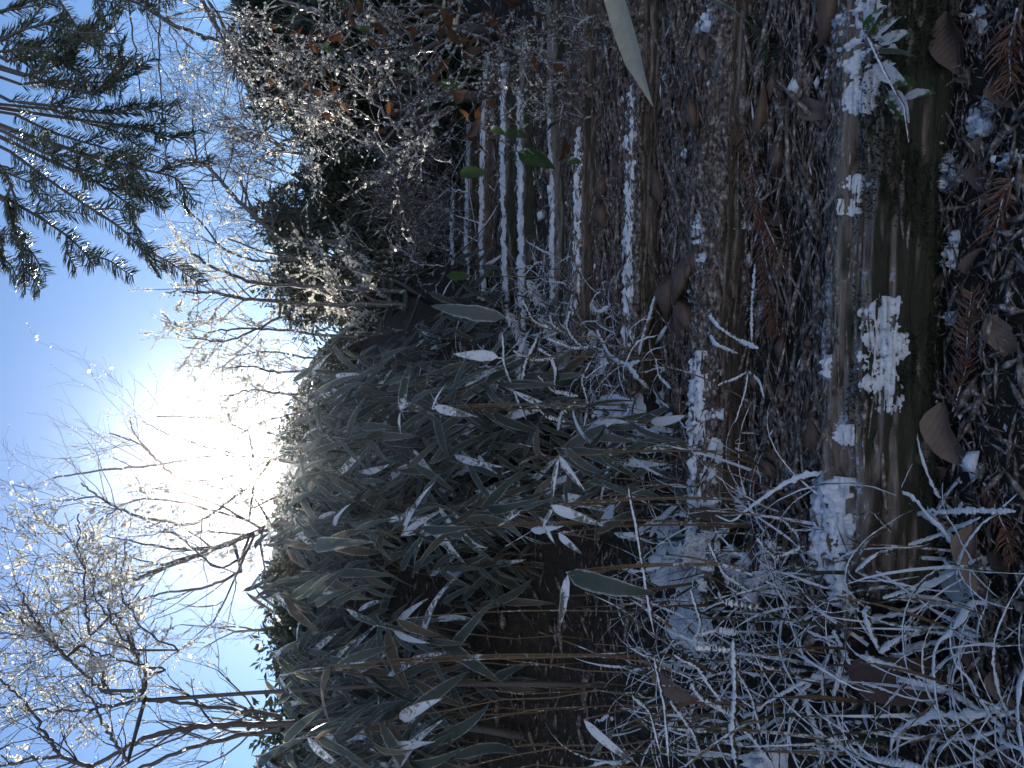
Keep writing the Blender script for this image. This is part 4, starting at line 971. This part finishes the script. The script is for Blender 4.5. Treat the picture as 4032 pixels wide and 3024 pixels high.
def traced_shrub(label, lines, d, base_px, r_px, twig, seed, name='bare_shrub', icy=0.5, beads=1200, bead_r=0.003, group=None, twig_len=0.25, depth=2, mat_stem=None, djit=0.15, minr=0.0007, cat='shrub', spread=0.6):
    """limbs follow photograph pixel paths at depth d; side twigs grow from them; rooted in the ground at base_px"""
    rng = np.random.default_rng(seed)
    bx, by = base_px; X = (1512 - by) / FPX * d
    base = np.array([X, d, float(H(X, d))])
    root = empty(name, base, label, cat, group)
    allseg = []; done = []
    for li, pts in enumerate(lines):
        dd = d + rng.uniform(-djit, djit)
        Q = np.array([W(x, y, dd + djit * 0.3 * math.sin(k * 1.3 + li)) for k, (x, y) in enumerate(pts)])
        t = np.linspace(0, 1, len(Q)); m_ = max(10, 6 * len(Q)); tt = np.linspace(0, 1, m_)
        C = np.stack([np.interp(tt, t, Q[:, c]) for c in range(3)], -1)
        for _ in range(5): C[1:-1] = (C[:-2] + 2 * C[1:-1] + C[2:]) / 4
        C[1:-1] += rng.normal(0, 0.003, C[1:-1].shape)
        r0 = (r_px[li] if isinstance(r_px, (list, tuple)) else r_px) / FPX * d / 2
        R = np.linspace(r0, r0 * 0.45, m_)
        # join the limb to the nearest limb already there, or to the root, so that nothing hangs in the air
        a = C[0]; t2 = np.linspace(0, 1, 6)[:, None]; src = base; rj = r0 * 1.15
        if done:
            K = np.concatenate(done); dist = np.linalg.norm(K - a, axis=1) + np.clip(K[:, 2] - a[2], 0, None)
            src = K[np.argmin(dist)]
        else:
            rj = r0 * 1.3
        ctrl = np.array([(a[0] + src[0]) / 2, (a[1] + src[1]) / 2 + (0.1 if not done else 0.0), (a[2] * 0.4 + src[2] * 0.6)])
        J = (1 - t2) ** 2 * src + 2 * t2 * (1 - t2) * ctrl + t2 ** 2 * a
        if not done: done.append(J)
        done.append(C)
        mb = MB(); mb.tube(np.concatenate([J[:-1], C]), np.concatenate([np.linspace(rj, r0, 5), R]), 7, 0.12, rng)
        child(mb, 'limb', mat_stem or M_BARK, root)
        segs = [(C[k], C[k + 1], R[k], R[k + 1], 2) for k in range(m_ - 1)]
        for k in range(1, m_):
            T = nrm(C[k] - C[k - 1])
            for _ in range(rng.poisson(twig * 0.5)):
                a_ = rng.normal(size=3); a_[1] *= 0.6; a_ = nrm(a_ - T * np.dot(a_, T))
                grow(segs, C[k], T * 0.8 + a_ * rng.uniform(0.4, 1.1), twig_len * rng.uniform(0.4, 1.2), R[k] * 0.5, depth, rng, spread, 0.05, (1, 3), 0.6, 4, 0.16)
        allseg += segs
    tw = [s for s in allseg]
    mb = MB(); segs_to(mb, tw, minr=minr); child(mb, 'twigs', M_ICETWIG if icy > 0.5 else M_TWIG, root, kind='stuff')
    if beads:
        C, R = beads_on(allseg, beads, bead_r, rng)
        mb = MB(); mb.octas(C, R, rng=rng); child(mb, 'ice_flakes', M_ICE, root, smooth=False, kind='stuff')
    return root, allseg

# shrub against the sun, its neighbour, and the near icy branches on the shaded side
traced_shrub('bare shrub with fine spreading twigs right in front of the sun', [[(1000, 1800), (862, 1789), (597, 1835), (411, 1849), (212, 1882)], [(1000, 1900), (762, 2081), (544, 2034), (464, 2001), (384, 1955), (321, 1902)], [(990, 1860), (723, 1908), (617, 1809), (557, 1746), (431, 1706)],
             [(980, 1700), (882, 1656), (789, 1642), (617, 1640)], [(900, 1780), (780, 1750), (640, 1700), (560, 1660)], [(980, 2050), (700, 1970), (530, 1961), (411, 2034), (351, 2094)], [(384, 1955), (225, 1974), (119, 1998)], [(950, 1950), (800, 1900), (640, 1920), (500, 1940)], [(557, 1746), (520, 1690), (510, 1640)]],
             4.6, (1500, 1850), [14, 14, 12, 10, 9, 11, 7, 9, 6], 0.75, 21, icy=0.3, beads=500, bead_r=0.005, twig_len=0.42, spread=0.5)
traced_shrub('bare shrub with a thick slanting limb left of the sun', [[(1100, 2060), (994, 2103), (729, 2202), (563, 2269), (398, 2328), (219, 2421)], [(900, 2150), (760, 2170), (560, 2140), (420, 2110)], [(950, 2250), (800, 2320), (640, 2330), (500, 2380)], [(950, 2200), (860, 2250), (700, 2100), (640, 2090)]],
             3.6, (1500, 2100), [26, 12, 13, 10], 0.7, 22, icy=0.4, beads=1800, bead_r=0.005, twig_len=0.4)
traced_shrub('ice-beaded branches glittering against the blue sky', [[(560, 2760), (577, 2673), (530, 2547), (464, 2428), (398, 2335)], [(400, 2720), (318, 2640), (166, 2494), (53, 2421), (-20, 2415)], [(351, 2507), (338, 2388), (331, 2236), (312, 2143), (308, 2023)], [(260, 2590), (159, 2474), (119, 2415), (66, 2295)],
             [(504, 2998), (431, 2879), (365, 2759), (300, 2690)], [(520, 2560), (430, 2440), (370, 2350), (360, 2240)], [(700, 2560), (560, 2480), (480, 2350), (490, 2140)], [(650, 2640), (500, 2600), (330, 2560), (200, 2400)]],
             1.9, (1400, 2700), [17, 15, 10, 12, 14, 9, 8, 10], 1.3, 23, icy=0.8, beads=5200, bead_r=0.0028, twig_len=0.15, djit=0.08)
traced_shrub('thick dark limbs with broken ends at the lower picture edge', [[(1100, 2850), (835, 2852), (583, 2892), (371, 3011), (300, 3060)], [(1100, 2870), (829, 2919), (544, 3024), (450, 3070)], [(360, 3024), (232, 2978), (192, 2905), (113, 2773), (0, 2673)], [(1100, 2820), (796, 2779), (597, 2753), (418, 2726)], [(560, 2750), (424, 2786), (285, 2806), (133, 2793), (-20, 2786)], [(418, 2726), (400, 2620), (318, 2521), (152, 2587)], [(233, 2978), (100, 2990), (-20, 3020)]],
             2.2, (1500, 2900), [26, 20, 17, 17, 14, 16, 15], 0.8, 24, icy=0.4, beads=2200, bead_r=0.003, twig_len=0.22, djit=0.05)
traced_shrub('glittering ice-coated shrub tangle over the upper steps', [[(1600, 1150), (1300, 1130), (1000, 1120), (850, 1060), (760, 1000)], [(1600, 1200), (1250, 1200), (960, 1180), (850, 1150), (720, 1150)], [(1550, 1100), (1280, 1030), (1060, 1000), (900, 940)], [(1600, 1300), (1350, 1330), (1150, 1300), (950, 1290), (820, 1310)], [(1500, 1250), (1200, 1120), (980, 1060)], [(1600, 1220), (1420, 1160), (1260, 1080)], [(1100, 1250), (900, 1350), (740, 1330)], [(1500, 1300), (1250, 1420), (1060, 1380), (900, 1400)]],
             3.9, (1750, 1200), [18, 18, 14, 14, 12, 12, 10, 12], 1.2, 25, icy=0.8, beads=14000, bead_r=0.0036, twig_len=0.2, djit=0.35, minr=0.0011)
traced_shrub('sparkling low shrub between the sun and the bamboo grass', [[(1400, 1500), (1150, 1560), (1000, 1530), (900, 1560)], [(1350, 1600), (1100, 1640), (960, 1690), (930, 1740)], [(1300, 1750), (1080, 1800), (980, 1850)], [(1300, 1900), (1100, 1950), (1000, 2000)], [(1300, 1450), (1100, 1470), (980, 1440), (900, 1450)], [(1300, 2050), (1050, 2120), (950, 2180)]],
             3.7, (1700, 1700), [12] * 6, 2.0, 26, icy=0.8, beads=7500, bead_r=0.0036, twig_len=0.2, djit=0.4)
# icy brambles on the sunlit bank
RL = [[(1900, 150), (1662, 86), (1563, 159), (1397, 245), (1245, 272)], [(1623, 424), (1563, 338), (1444, 232), (1265, 120)], [(1483, 583), (1364, 457), (1200, 300), (1080, 220)], [(1649, 524), (1576, 544), (1517, 451), (1450, 380)], [(1265, 53), (1079, -10)], [(1954, 252), (1828, 490)],
      [(1900, 50), (1780, 120), (1650, 300), (1500, 300), (1380, 350)], [(1850, 300), (1750, 380), (1600, 420), (1420, 330)], [(1980, 100), (1850, 60), (1700, 20), (1500, 30)], [(1700, 250), (1560, 60), (1400, 60), (1250, 180)], [(1800, 420), (1650, 460), (1500, 500), (1350, 420)]]
traced_shrub('icy bramble tangle with brown leaves on the sunlit bank', RL, 2.3, (2150, 250), [14, 12, 12, 10, 22, 8, 10, 10, 10, 10, 9], 0.75, 27, 'icy_bramble', 0.9, 9500, 0.0022, twig_len=0.2, djit=0.35, minr=0.0013, cat='bramble', mat_stem=M_ICETWIG)
RL2 = [[(1061, 411), (994, 318), (882, 179), (786, -10)], [(1119, 696), (1079, 570), (999, 424), (920, 205), (860, 60)], [(1185, 650), (1218, 504), (1225, 424), (1240, 260)], [(1145, 656), (1211, 424), (1230, 330)], [(1030, 560), (960, 400), (930, 260), (810, -10)], [(950, 470), (935, 300), (800, 0)], [(1300, 560), (1180, 420), (1050, 300), (900, 100)], [(1380, 600), (1260, 480), (1160, 300), (1000, 80)]]
traced_shrub('long whippy ice-coated canes hanging across the sky edge', [l[::-1] for l in RL2], 1.9, (2100, -150), [9, 9, 9, 8, 8, 7, 8, 8], 0.7, 28, 'icy_bramble', 0.9, 2600, 0.0018, twig_len=0.12, djit=0.2, cat='bramble', mat_stem=M_ICETWIG)
traced_shrub('thin icy twigs low among the litter beside the fifth log', [[(2350, 60), (2230, 100), (2100, 200), (2050, 330)], [(2350, 240), (2280, 180), (2150, 120), (2000, 60)], [(2400, 300), (2260, 380), (2150, 330)], [(2300, 60), (2180, 30), (1980, 160), (1930, 300)], [(2480, 170), (2400, 190), (2300, 190), (2250, 260)], [(2640, 150), (2700, 120), (2780, 60)], [(2680, 400), (2600, 560), (2560, 700)], [(2330, 450), (2260, 500), (2170, 330)]],
             1.95, (2400, 150), [9, 8, 9, 8, 7, 6, 7, 9], 1.2, 29, 'icy_bramble', 0.9, 2600, 0.0018, twig_len=0.10, djit=0.15, cat='bramble', mat_stem=M_ICETWIG)
traced_shrub('curved smooth sapling limb rising past the dark bushes', [[(1100, 941), (961, 816), (882, 729), (842, 676), (776, 630), (703, 630), (637, 670)], [(776, 630), (763, 545), (763, 431)], [(1350, 1010), (995, 1034), (875, 981), (796, 882), (703, 782)]], 4.9, (1700, 960), [18, 10, 12], 1.4, 30, icy=0.4, beads=350, bead_r=0.004, twig_len=0.3, djit=0.1)
traced_shrub('hanging icy strands below the fir boughs', [[(480, -250), (511, 40), (537, 265), (563, 411)], [(440, -250), (455, 130), (490, 230)], [(480, -200), (583, 27), (663, 86), (762, 133), (862, 166), (950, 150)], [(500, -250), (583, 80), (640, 160), (685, 215)], [(650, -250), (660, 100), (740, 300), (880, 285)], [(620, -250), (625, 200), (650, 560), (677, 795)], [(560, -250), (600, 220), (700, 350), (760, 480)]], 2.6, (2100, -300), [9, 6, 22, 6, 5, 7, 4], 0.6, 31, icy=0.6, beads=200, bead_r=0.0025, twig_len=0.2, djit=0.2)

traced_shrub('white-frosted thin twigs crowding the head of the steps', [[(1800, 1000), (1700, 960), (1600, 900), (1560, 760)], [(1800, 850), (1680, 800), (1590, 760)], [(1780, 700), (1680, 680), (1560, 700)], [(1820, 620), (1700, 600), (1560, 640)], [(1750, 1050), (1640, 1040), (1560, 960)], [(1850, 760), (1760, 740), (1650, 860)], [(1880, 950), (1800, 900), (1720, 900)], [(1860, 560), (1760, 540), (1640, 560)]],
             3.3, (1900, 800), [5] * 8, 3.0, 35, 'icy_bramble', 0.9, 300, 0.003, twig_len=0.16, djit=0.4, cat='bramble', mat_stem=M_GRASS_F, minr=0.0016)
# dry leaves and a few green ones caught in the bramble: things resting in it
for q in range(110):
    x = rnd.uniform(1050, 2250); y = rnd.uniform(-20, 420 + (x - 1100) * 0.22); d = rnd.uniform(1.9, 2.5)
    p = W(x, y, d); D = nrm(np.array([rnd.gauss(0, 1), rnd.gauss(0, 1), rnd.gauss(-0.5, 0.6)])); L = rnd.uniform(0.03, 0.065)
    o = put_leaf(None, 'orange' if rnd.random() < 0.8 else 'brown', p, p + D * L, (rnd.gauss(0, 1), -0.6, rnd.gauss(0, 1)), rnd.uniform(0.7, 1.2), 'dry_leaf')
    tag(o, ('small orange-brown dry leaf caught high in the icy bramble' if x < 1450 else 'small orange-brown dry leaf caught in the middle of the icy bramble' if x < 1850 else 'small orange-brown dry leaf low in the bramble over the steps'), 'leaf', 'dry leaves caught in the bramble')
for x, y, L, lab in ((1260, 180, 46, 'bright green leaf lit by the sun in the upper bramble'), (1600, 258, 60, 'bright green leaf lit by the sun in the middle of the bramble'), (1990, 520, 90, 'olive green leaf beside the twisted yellowish one'), (1400, 90, 50, 'dull green leaf near the upper edge of the bramble'), (1930, 500, 60, 'yellow-green leaf low in the bramble by frosted twigs'),
                   (2040, 600, 150, 'glossy twisted green leaf over the frosted sprays'), (2230, 630, 60, 'small yellow leaf beside the fifth log'), (2600, 330, 110, 'olive dry leaf under the strap leaf'), (1720, 330, 110, 'dark green leaf slanting in the bramble'), (1810, 680, 110, 'brown standing leaf with frosted rim')):
    d = 2.1 if x < 2100 else 1.7
    o = put_leaf(None, 'green', W(x, y, d), W(x + L, y + L * rnd.uniform(-0.2, 0.8), d - 0.02), (0.2, -0.8, 0.4), 0.9, 'green_leaf'); tag(o, lab, 'leaf', 'green leaves in the bramble')

# ------------------------------------------------------------------ evergreen bushes and bare trees behind
def evergreen(x, y, rpx, d, label, seed, n=5200, squash=0.85, beads=400, leaf=0.05, group='dark evergreen bushes up the slope', lumps=16):
    rng = np.random.default_rng(seed); c = W(x, y, d); R = rpx / FPX * d
    base = np.array([c[0], c[1], float(H(c[0], c[1]))]); root = empty('evergreen_bush', base, label, 'bush', group)
    segs = []; ctr = nrm(rng.normal(size=(lumps, 3))) * R * rng.uniform(0.25, 0.75, (lumps, 1)) * np.array([1, 0.9, squash]) + c
    for L_ in ctr:
        grow(segs, (base + c) / 2 + rng.normal(0, 0.05, 3), L_ - (base + c) / 2, np.linalg.norm(L_ - (base + c) / 2), 0.012, 1, rng, 0.5, 0, (1, 3), 0.4)
    mb = MB(); mb.tube([base - [0, 0, 0.1], (base * 2 + c) / 3, (base + c) / 2], [0.03, 0.025, 0.02], 7); child(mb, 'trunk', M_BARK, root)
    mb = MB(); segs_to(mb, segs); child(mb, 'branches', M_BARK, root, kind='stuff')
    i = rng.integers(0, lumps, n); lr = R * rng.uniform(0.25, 0.5, lumps)
    off = nrm(rng.normal(size=(n, 3))) * (rng.random((n, 1)) ** 0.4) * lr[i][:, None]
    P = ctr[i] + off; D = nrm(off + rng.normal(0, 0.5 * R, (n, 3)) * 0.4 + np.array([0, 0, -0.05])); Nn = nrm(rng.normal(size=(n, 3)) + np.array([0, -0.3, 0.8]))
    P[:, 2] = np.maximum(P[:, 2], base[2] - 0.1)
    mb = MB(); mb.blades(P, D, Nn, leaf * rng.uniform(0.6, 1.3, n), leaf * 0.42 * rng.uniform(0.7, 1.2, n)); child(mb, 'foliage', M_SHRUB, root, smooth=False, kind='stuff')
    if beads:
        k = rng.integers(0, n, beads); mb = MB(); mb.octas(P[k] + rng.normal(0, 0.01, (beads, 3)), 0.006 * rng.lognormal(0, 0.4, beads), rng=rng); child(mb, 'ice_flakes', M_ICE, root, smooth=False, kind='stuff')
    return root
EV = [(1300, 780, 230, 5.2, 'dark bush filling the shade above the top of the steps', 120), (1150, 900, 180, 5.8, 'dark bush behind the curved sapling', 250), (1420, 560, 220, 5.0, 'dark bush beside the bramble above the steps', 120), (1480, 900, 160, 4.7, 'low dark bush at the head of the steps', 60),
      (1280, 480, 190, 5.4, 'dark bush behind the hanging canes', 150), (1250, 1150, 230, 5.6, 'sparkling bush behind the icy tangle', 1300), (1480, 1250, 200, 5.0, 'bush at the end of the upper path behind icy twigs', 700), (1380, 1500, 230, 4.9, 'hazy bush in the gap under the sky notch', 800), (1260, 1750, 230, 4.9, 'bush silhouetted under the sun', 1100), (1230, 2020, 230, 4.6, 'bush left of the sun behind bamboo grass', 1100),
      (1260, 2300, 260, 4.2, 'bush behind the tall bamboo grass', 700), (1250, 2600, 260, 4.0, 'bush behind the hollow', 400), (1250, 2900, 280, 3.8, 'bush at the far side of the hollow', 300), (1250, 250, 240, 4.8, 'dark bush deep behind the bramble', 300), (1500, 250, 260, 4.2, 'dark bush low behind the bramble', 200), (1500, 50, 260, 3.9, 'dark bush behind the bramble at the picture edge', 200), (1750, 300, 200, 3.6, 'low dark bush under the bramble', 100), (1350, 380, 220, 3.5, 'dark bush close behind the bramble canes', 150), (1300, 120, 240, 3.3, 'dark bush close behind the bramble at the picture edge', 150), (1100, 300, 200, 4.6, 'dark bush under the bare trees above the bramble', 200), (1080, 80, 220, 4.4, 'dark bush at the picture edge under the bare trees', 200), (1550, 2100, 260, 3.6, 'dark bush inside the thicket', 60), (1550, 2500, 280, 3.5, 'dark bush at the back of the hollow', 20), (1600, 2900, 300, 3.3, 'dark bush at the back of the hollow near the picture edge', 20), (1900, 2300, 240, 3.2, 'low dark growth at the floor of the hollow', 0), (1900, 2800, 260, 3.0, 'low dark growth at the hollow mouth', 0), (1650, 1700, 260, 3.6, 'dark bush behind the drooping bamboo grass', 30), (1750, 600, 150, 4.2, 'dark low bush over the upper logs', 40), (1600, 800, 150, 4.8, 'dark bush where the upper path bends out of sight', 20), (1600, 1020, 150, 4.9, 'dark bush closing the head of the steps', 60), (1640, 1200, 130, 4.5, 'low bush between the top logs and the thicket', 60), (1500, 700, 160, 5.0, 'dark bush in the deep shade of the slope', 20)]
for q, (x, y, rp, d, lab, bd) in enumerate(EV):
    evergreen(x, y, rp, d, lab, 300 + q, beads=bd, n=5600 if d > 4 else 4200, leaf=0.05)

def bare_tree(x, d, y, top, label, seed, group='bare trees on the slope', spread=0.75, depth=4, beads=120, twigr=0.003):
    rng = np.random.default_rng(seed); X = (1512 - y) / FPX * d; base = np.array([X, d, float(H(X, d))])
    zt = CAM[2] - (top - 2016) / FPX * d; h = zt - base[2]
    root = empty('bare_tree', base, label, 'tree', group)
    segs = []; grow(segs, base - np.array([0, 0, 0.1]), (rng.normal(0, 0.1), rng.normal(0, 0.1), 1), h * 0.42, h * 0.014, depth, rng, spread, 0.35, (3, 4), 0.66, 4, 0.12)
    tr = [s for s in segs if s[4] >= depth - 0.5]; tw = [s for s in segs if s[4] < depth - 0.5]
    mb = MB(); segs_to(mb, tr); child(mb, 'trunk', M_BARK, root)
    mb = MB(); segs_to(mb, tw, minr=twigr * 0.5); child(mb, 'crown', M_TWIG, root, kind='stuff')
    if beads:
        C, R = beads_on(tw, beads, 0.007, rng); mb = MB(); mb.octas(C, R, rng=rng); child(mb, 'ice_flakes', M_ICE, root, smooth=False, kind='stuff')
ORD = ['', '', '']
BT = [(9.0, 60, 480, 'bare tree at the picture edge behind the canes'), (8.0, 230, 620, 'bare tree behind the hanging canes'), (9.5, 400, 560, 'bare tree standing behind the fir bough tips'), (7.5, 520, 680, 'bare tree over the dark bushes, nearest to the bramble'), (8.5, 640, 600, 'bare tree over the dark bushes under the fir boughs'), (7.8, 760, 680, 'bare tree rising left of the sapling limb'), (9.0, 880, 690, 'bare tree above the dark bush in the shade'), (8.2, 1000, 760, 'bare tree behind the icy tangle'),
      (8.5, 2500, 520, 'bare tree behind the beaded branches'), (7.5, 2880, 380, 'tall bare tree behind the dark limbs'), (7.0, 320, 760, 'bare sapling between bramble and dark bushes'), (7.0, 120, 700, 'bare sapling deep behind the bramble')]
for q, (d, y, top, lab) in enumerate(BT):
    bare_tree(0, d, y, top, lab, 500 + q, beads=25 if y < 900 else 40, depth=4 if y < 1500 else 3)

# ------------------------------------------------------------------ fir boughs hanging in from above
fir_base = np.array([2.2, 1.9, float(H(2.2, 1.9))])
fir = empty('fir_tree', fir_base, 'fir tree whose glossy needle boughs hang down against the blue sky', 'tree')
mb = MB(); tz = np.linspace(0, 4.2, 14)
mb.tube(np.stack([fir_base[0] + 0.03 * np.sin(tz), fir_base[1] + 0.02 * np.cos(tz * 1.3), fir_base[2] - 0.1 + tz], -1), np.linspace(0.10, 0.03, 14), 12, 0.06, nrng); child(mb, 'trunk', M_BARK, fir)
TW = [[(26, 796), (53, 882), (80, 948), (92, 1060), (99, 1159)], [(26, 782), (166, 862), (265, 928), (330, 990), (371, 1048)], [(40, 597), (166, 690), (318, 796), (477, 895), (560, 985), (623, 1087)], [(265, 583), (431, 663), (563, 743)], [(411, 630), (544, 663), (690, 696), (776, 802)], [(40, 398), (265, 424), (431, 451), (550, 424), (703, 464)],
      [(365, 371), (464, 285), (497, 239)], [(80, 332), (232, 318), (371, 325), (504, 318)], [(0, 205), (133, 192), (292, 172)], [(225, -10), (305, 113), (398, 219), (477, 265)], [(-10, 166), (99, 113), (265, 73)], [(520, 500), (600, 520), (663, 540), (762, 545)], [(330, 690), (431, 749), (557, 842)], [(30, 240), (199, 219), (292, 225)], [(371, -10), (400, 40), (424, 100)], [(60, 450), (200, 520), (330, 560), (480, 600), (560, 640)],
      [(20, 520), (150, 590), (260, 640), (380, 720)], [(-10, 640), (30, 700), (60, 780), (60, 860)], [(200, 430), (330, 480), (460, 520), (560, 540)], [(-10, 50), (90, 20), (160, -20)], [(480, -10), (560, 20), (610, 60)], [(100, 300), (250, 250), (300, 200)], [(-10, 900), (10, 980), (15, 1050)]]
GROUPS = [[0, 1, 17, 22], [2, 12, 16, 3], [4, 15, 18, 11], [5, 6, 7, 21], [8, 10, 13, 19], [9, 14, 20]]
DEP = [1.12, 1.05, 1.22, 1.15, 1.0, 1.3]
for gi, grp in enumerate(GROUPS):
    d = DEP[gi]; bw = MB(); nbm = MB()
    hub = W(-260, TW[grp[0]][0][1] - 260, d + 0.12)
    att = np.array([fir_base[0], fir_base[1], hub[2] + 0.35])
    t = np.linspace(0, 1, 10)[:, None]
    bw.tube((1 - t) ** 2 * att + 2 * t * (1 - t) * ((att + hub) / 2 + np.array([0, 0, 0.18])) + t ** 2 * hub, np.linspace(0.02, 0.007, 10), 7)
    bead_c = []
    for ti in grp:
      if True:
        Q0 = np.array([W(x, y, d + 0.03 * math.sin(k + ti)) for k, (x, y) in enumerate(TW[ti])])
        runs = [(Q0, True)]
        for u_ in np.arange(0.15, 0.8, 0.3) + nrng.uniform(-0.05, 0.05):
            f_ = u_ * (len(Q0) - 1); k_ = int(f_); p_ = Q0[k_] + (Q0[k_ + 1] - Q0[k_]) * (f_ - k_); T_ = nrm(Q0[k_ + 1] - Q0[k_])
            sd = nrm(np.cross(T_, np.array([0.25, -0.85, 0.45]))) * (1 if nrng.random() < 0.5 else -1)
            D_ = nrm(T_ + sd * nrng.uniform(0.5, 0.9) + nrng.normal(0, 0.12, 3)); L_ = nrng.uniform(0.05, 0.11)
            runs.append((np.array([p_, p_ + D_ * L_ * 0.5, p_ + nrm(D_ + T_ * 0.3) * L_]), False))
      for Q, main in runs:
        tt = np.linspace(0, 1, 24); C = np.stack([np.interp(tt, np.linspace(0, 1, len(Q)), Q[:, c]) for c in range(3)], -1)
        for _ in range(2): C[1:-1] = (C[:-2] + 2 * C[1:-1] + C[2:]) / 4
        t2 = np.linspace(0, 1, 6)[:, None]
        J = (1 - t2) * hub + t2 * C[0] + np.array([0, 0, 0.03]) * np.sin(t2 * np.pi)
        if main: bw.tube(np.concatenate([J[:-1], C]), np.concatenate([np.linspace(0.005, 0.0026, 5), np.linspace(0.0026, 0.0011, 24)]), 6)
        else: bw.tube(C, np.linspace(0.0016, 0.0008, 24), 5)
        Ltot = np.sum(np.linalg.norm(np.diff(C, axis=0), axis=1)); n = int(Ltot * 1000)
        u = np.sort(nrng.random(n)); P = np.stack([np.interp(u, tt, C[:, c]) for c in range(3)], -1)
        T = nrm(np.stack([np.interp(np.clip(u + .03, 0, 1), tt, C[:, c]) - np.interp(np.clip(u - .03, 0, 1), tt, C[:, c]) for c in range(3)], -1))
        plane = nrm(np.array([0.25, -0.85, 0.45]) + nrng.normal(0, 0.15, 3))       # needles comb out flat
        Sd = nrm(np.cross(T, plane)); sgn = np.where(nrng.random(n) < 0.5, -1, 1)[:, None]
        D = nrm(Sd * sgn + T * (0.55 + 0.5 * nrng.random((n, 1))) + plane * nrng.normal(0.05, 0.22, (n, 1)))
        ln = (0.022 * nrng.uniform(0.75, 1.15, n) * np.clip((1 - u) * 6 + 0.5, 0, 1))[:, None]
        mid = P + D * ln * 0.6; end = mid + nrm(D + T * 0.25) * ln * 0.4
        nbm.prisms(P, mid, 0.0005, 0.0007, 3); nbm.prisms(mid, end, 0.0007, 0.0001, 3)
        k = nrng.integers(0, n, int(n * 0.22)); bead_c.append(mid[k])
    bo = child(bw, 'bough', M_BARK, fir); child(nbm, 'needles', M_NEEDLE, bo, smooth=False, kind='stuff')
    bb = MB(); bc = np.concatenate(bead_c); bb.octas(bc, 0.0011 * nrng.lognormal(0, 0.4, len(bc))); child(bb, 'ice_flakes', M_ICE, bo, smooth=False, kind='stuff')

# ------------------------------------------------------------------ thin haze volume added to imitate sun glow and lens glare
HAZE_DENS = 0.0019
mb = MB()
x0, x1, y0, y1, z0, z1 = -401, 401, -61, 401, -1.5, 8.6
V = [(x, y, z) for z in (z0, z1) for y in (y0, y1) for x in (x0, x1)]
mb.add(V, [[0, 2, 3, 1], [4, 5, 7, 6], [0, 1, 5, 4], [2, 6, 7, 3], [0, 4, 6, 2], [1, 3, 7, 5]])
hm = bpy.data.materials.new('sun_glare_haze'); hm.use_nodes = True
hn = hm.node_tree; hn.nodes.remove(hn.nodes['Principled BSDF'])
pv = hn.nodes.new('ShaderNodeVolumePrincipled')
pv.inputs['Color'].default_value = (0.97, 0.98, 1.0, 1); pv.inputs['Density'].default_value = HAZE_DENS; pv.inputs['Anisotropy'].default_value = 0.955
hn.links.new(pv.outputs[0], hn.nodes['Material Output'].inputs['Volume'])
tag(mb.build('haze', hm, smooth=False), kind='stuff')
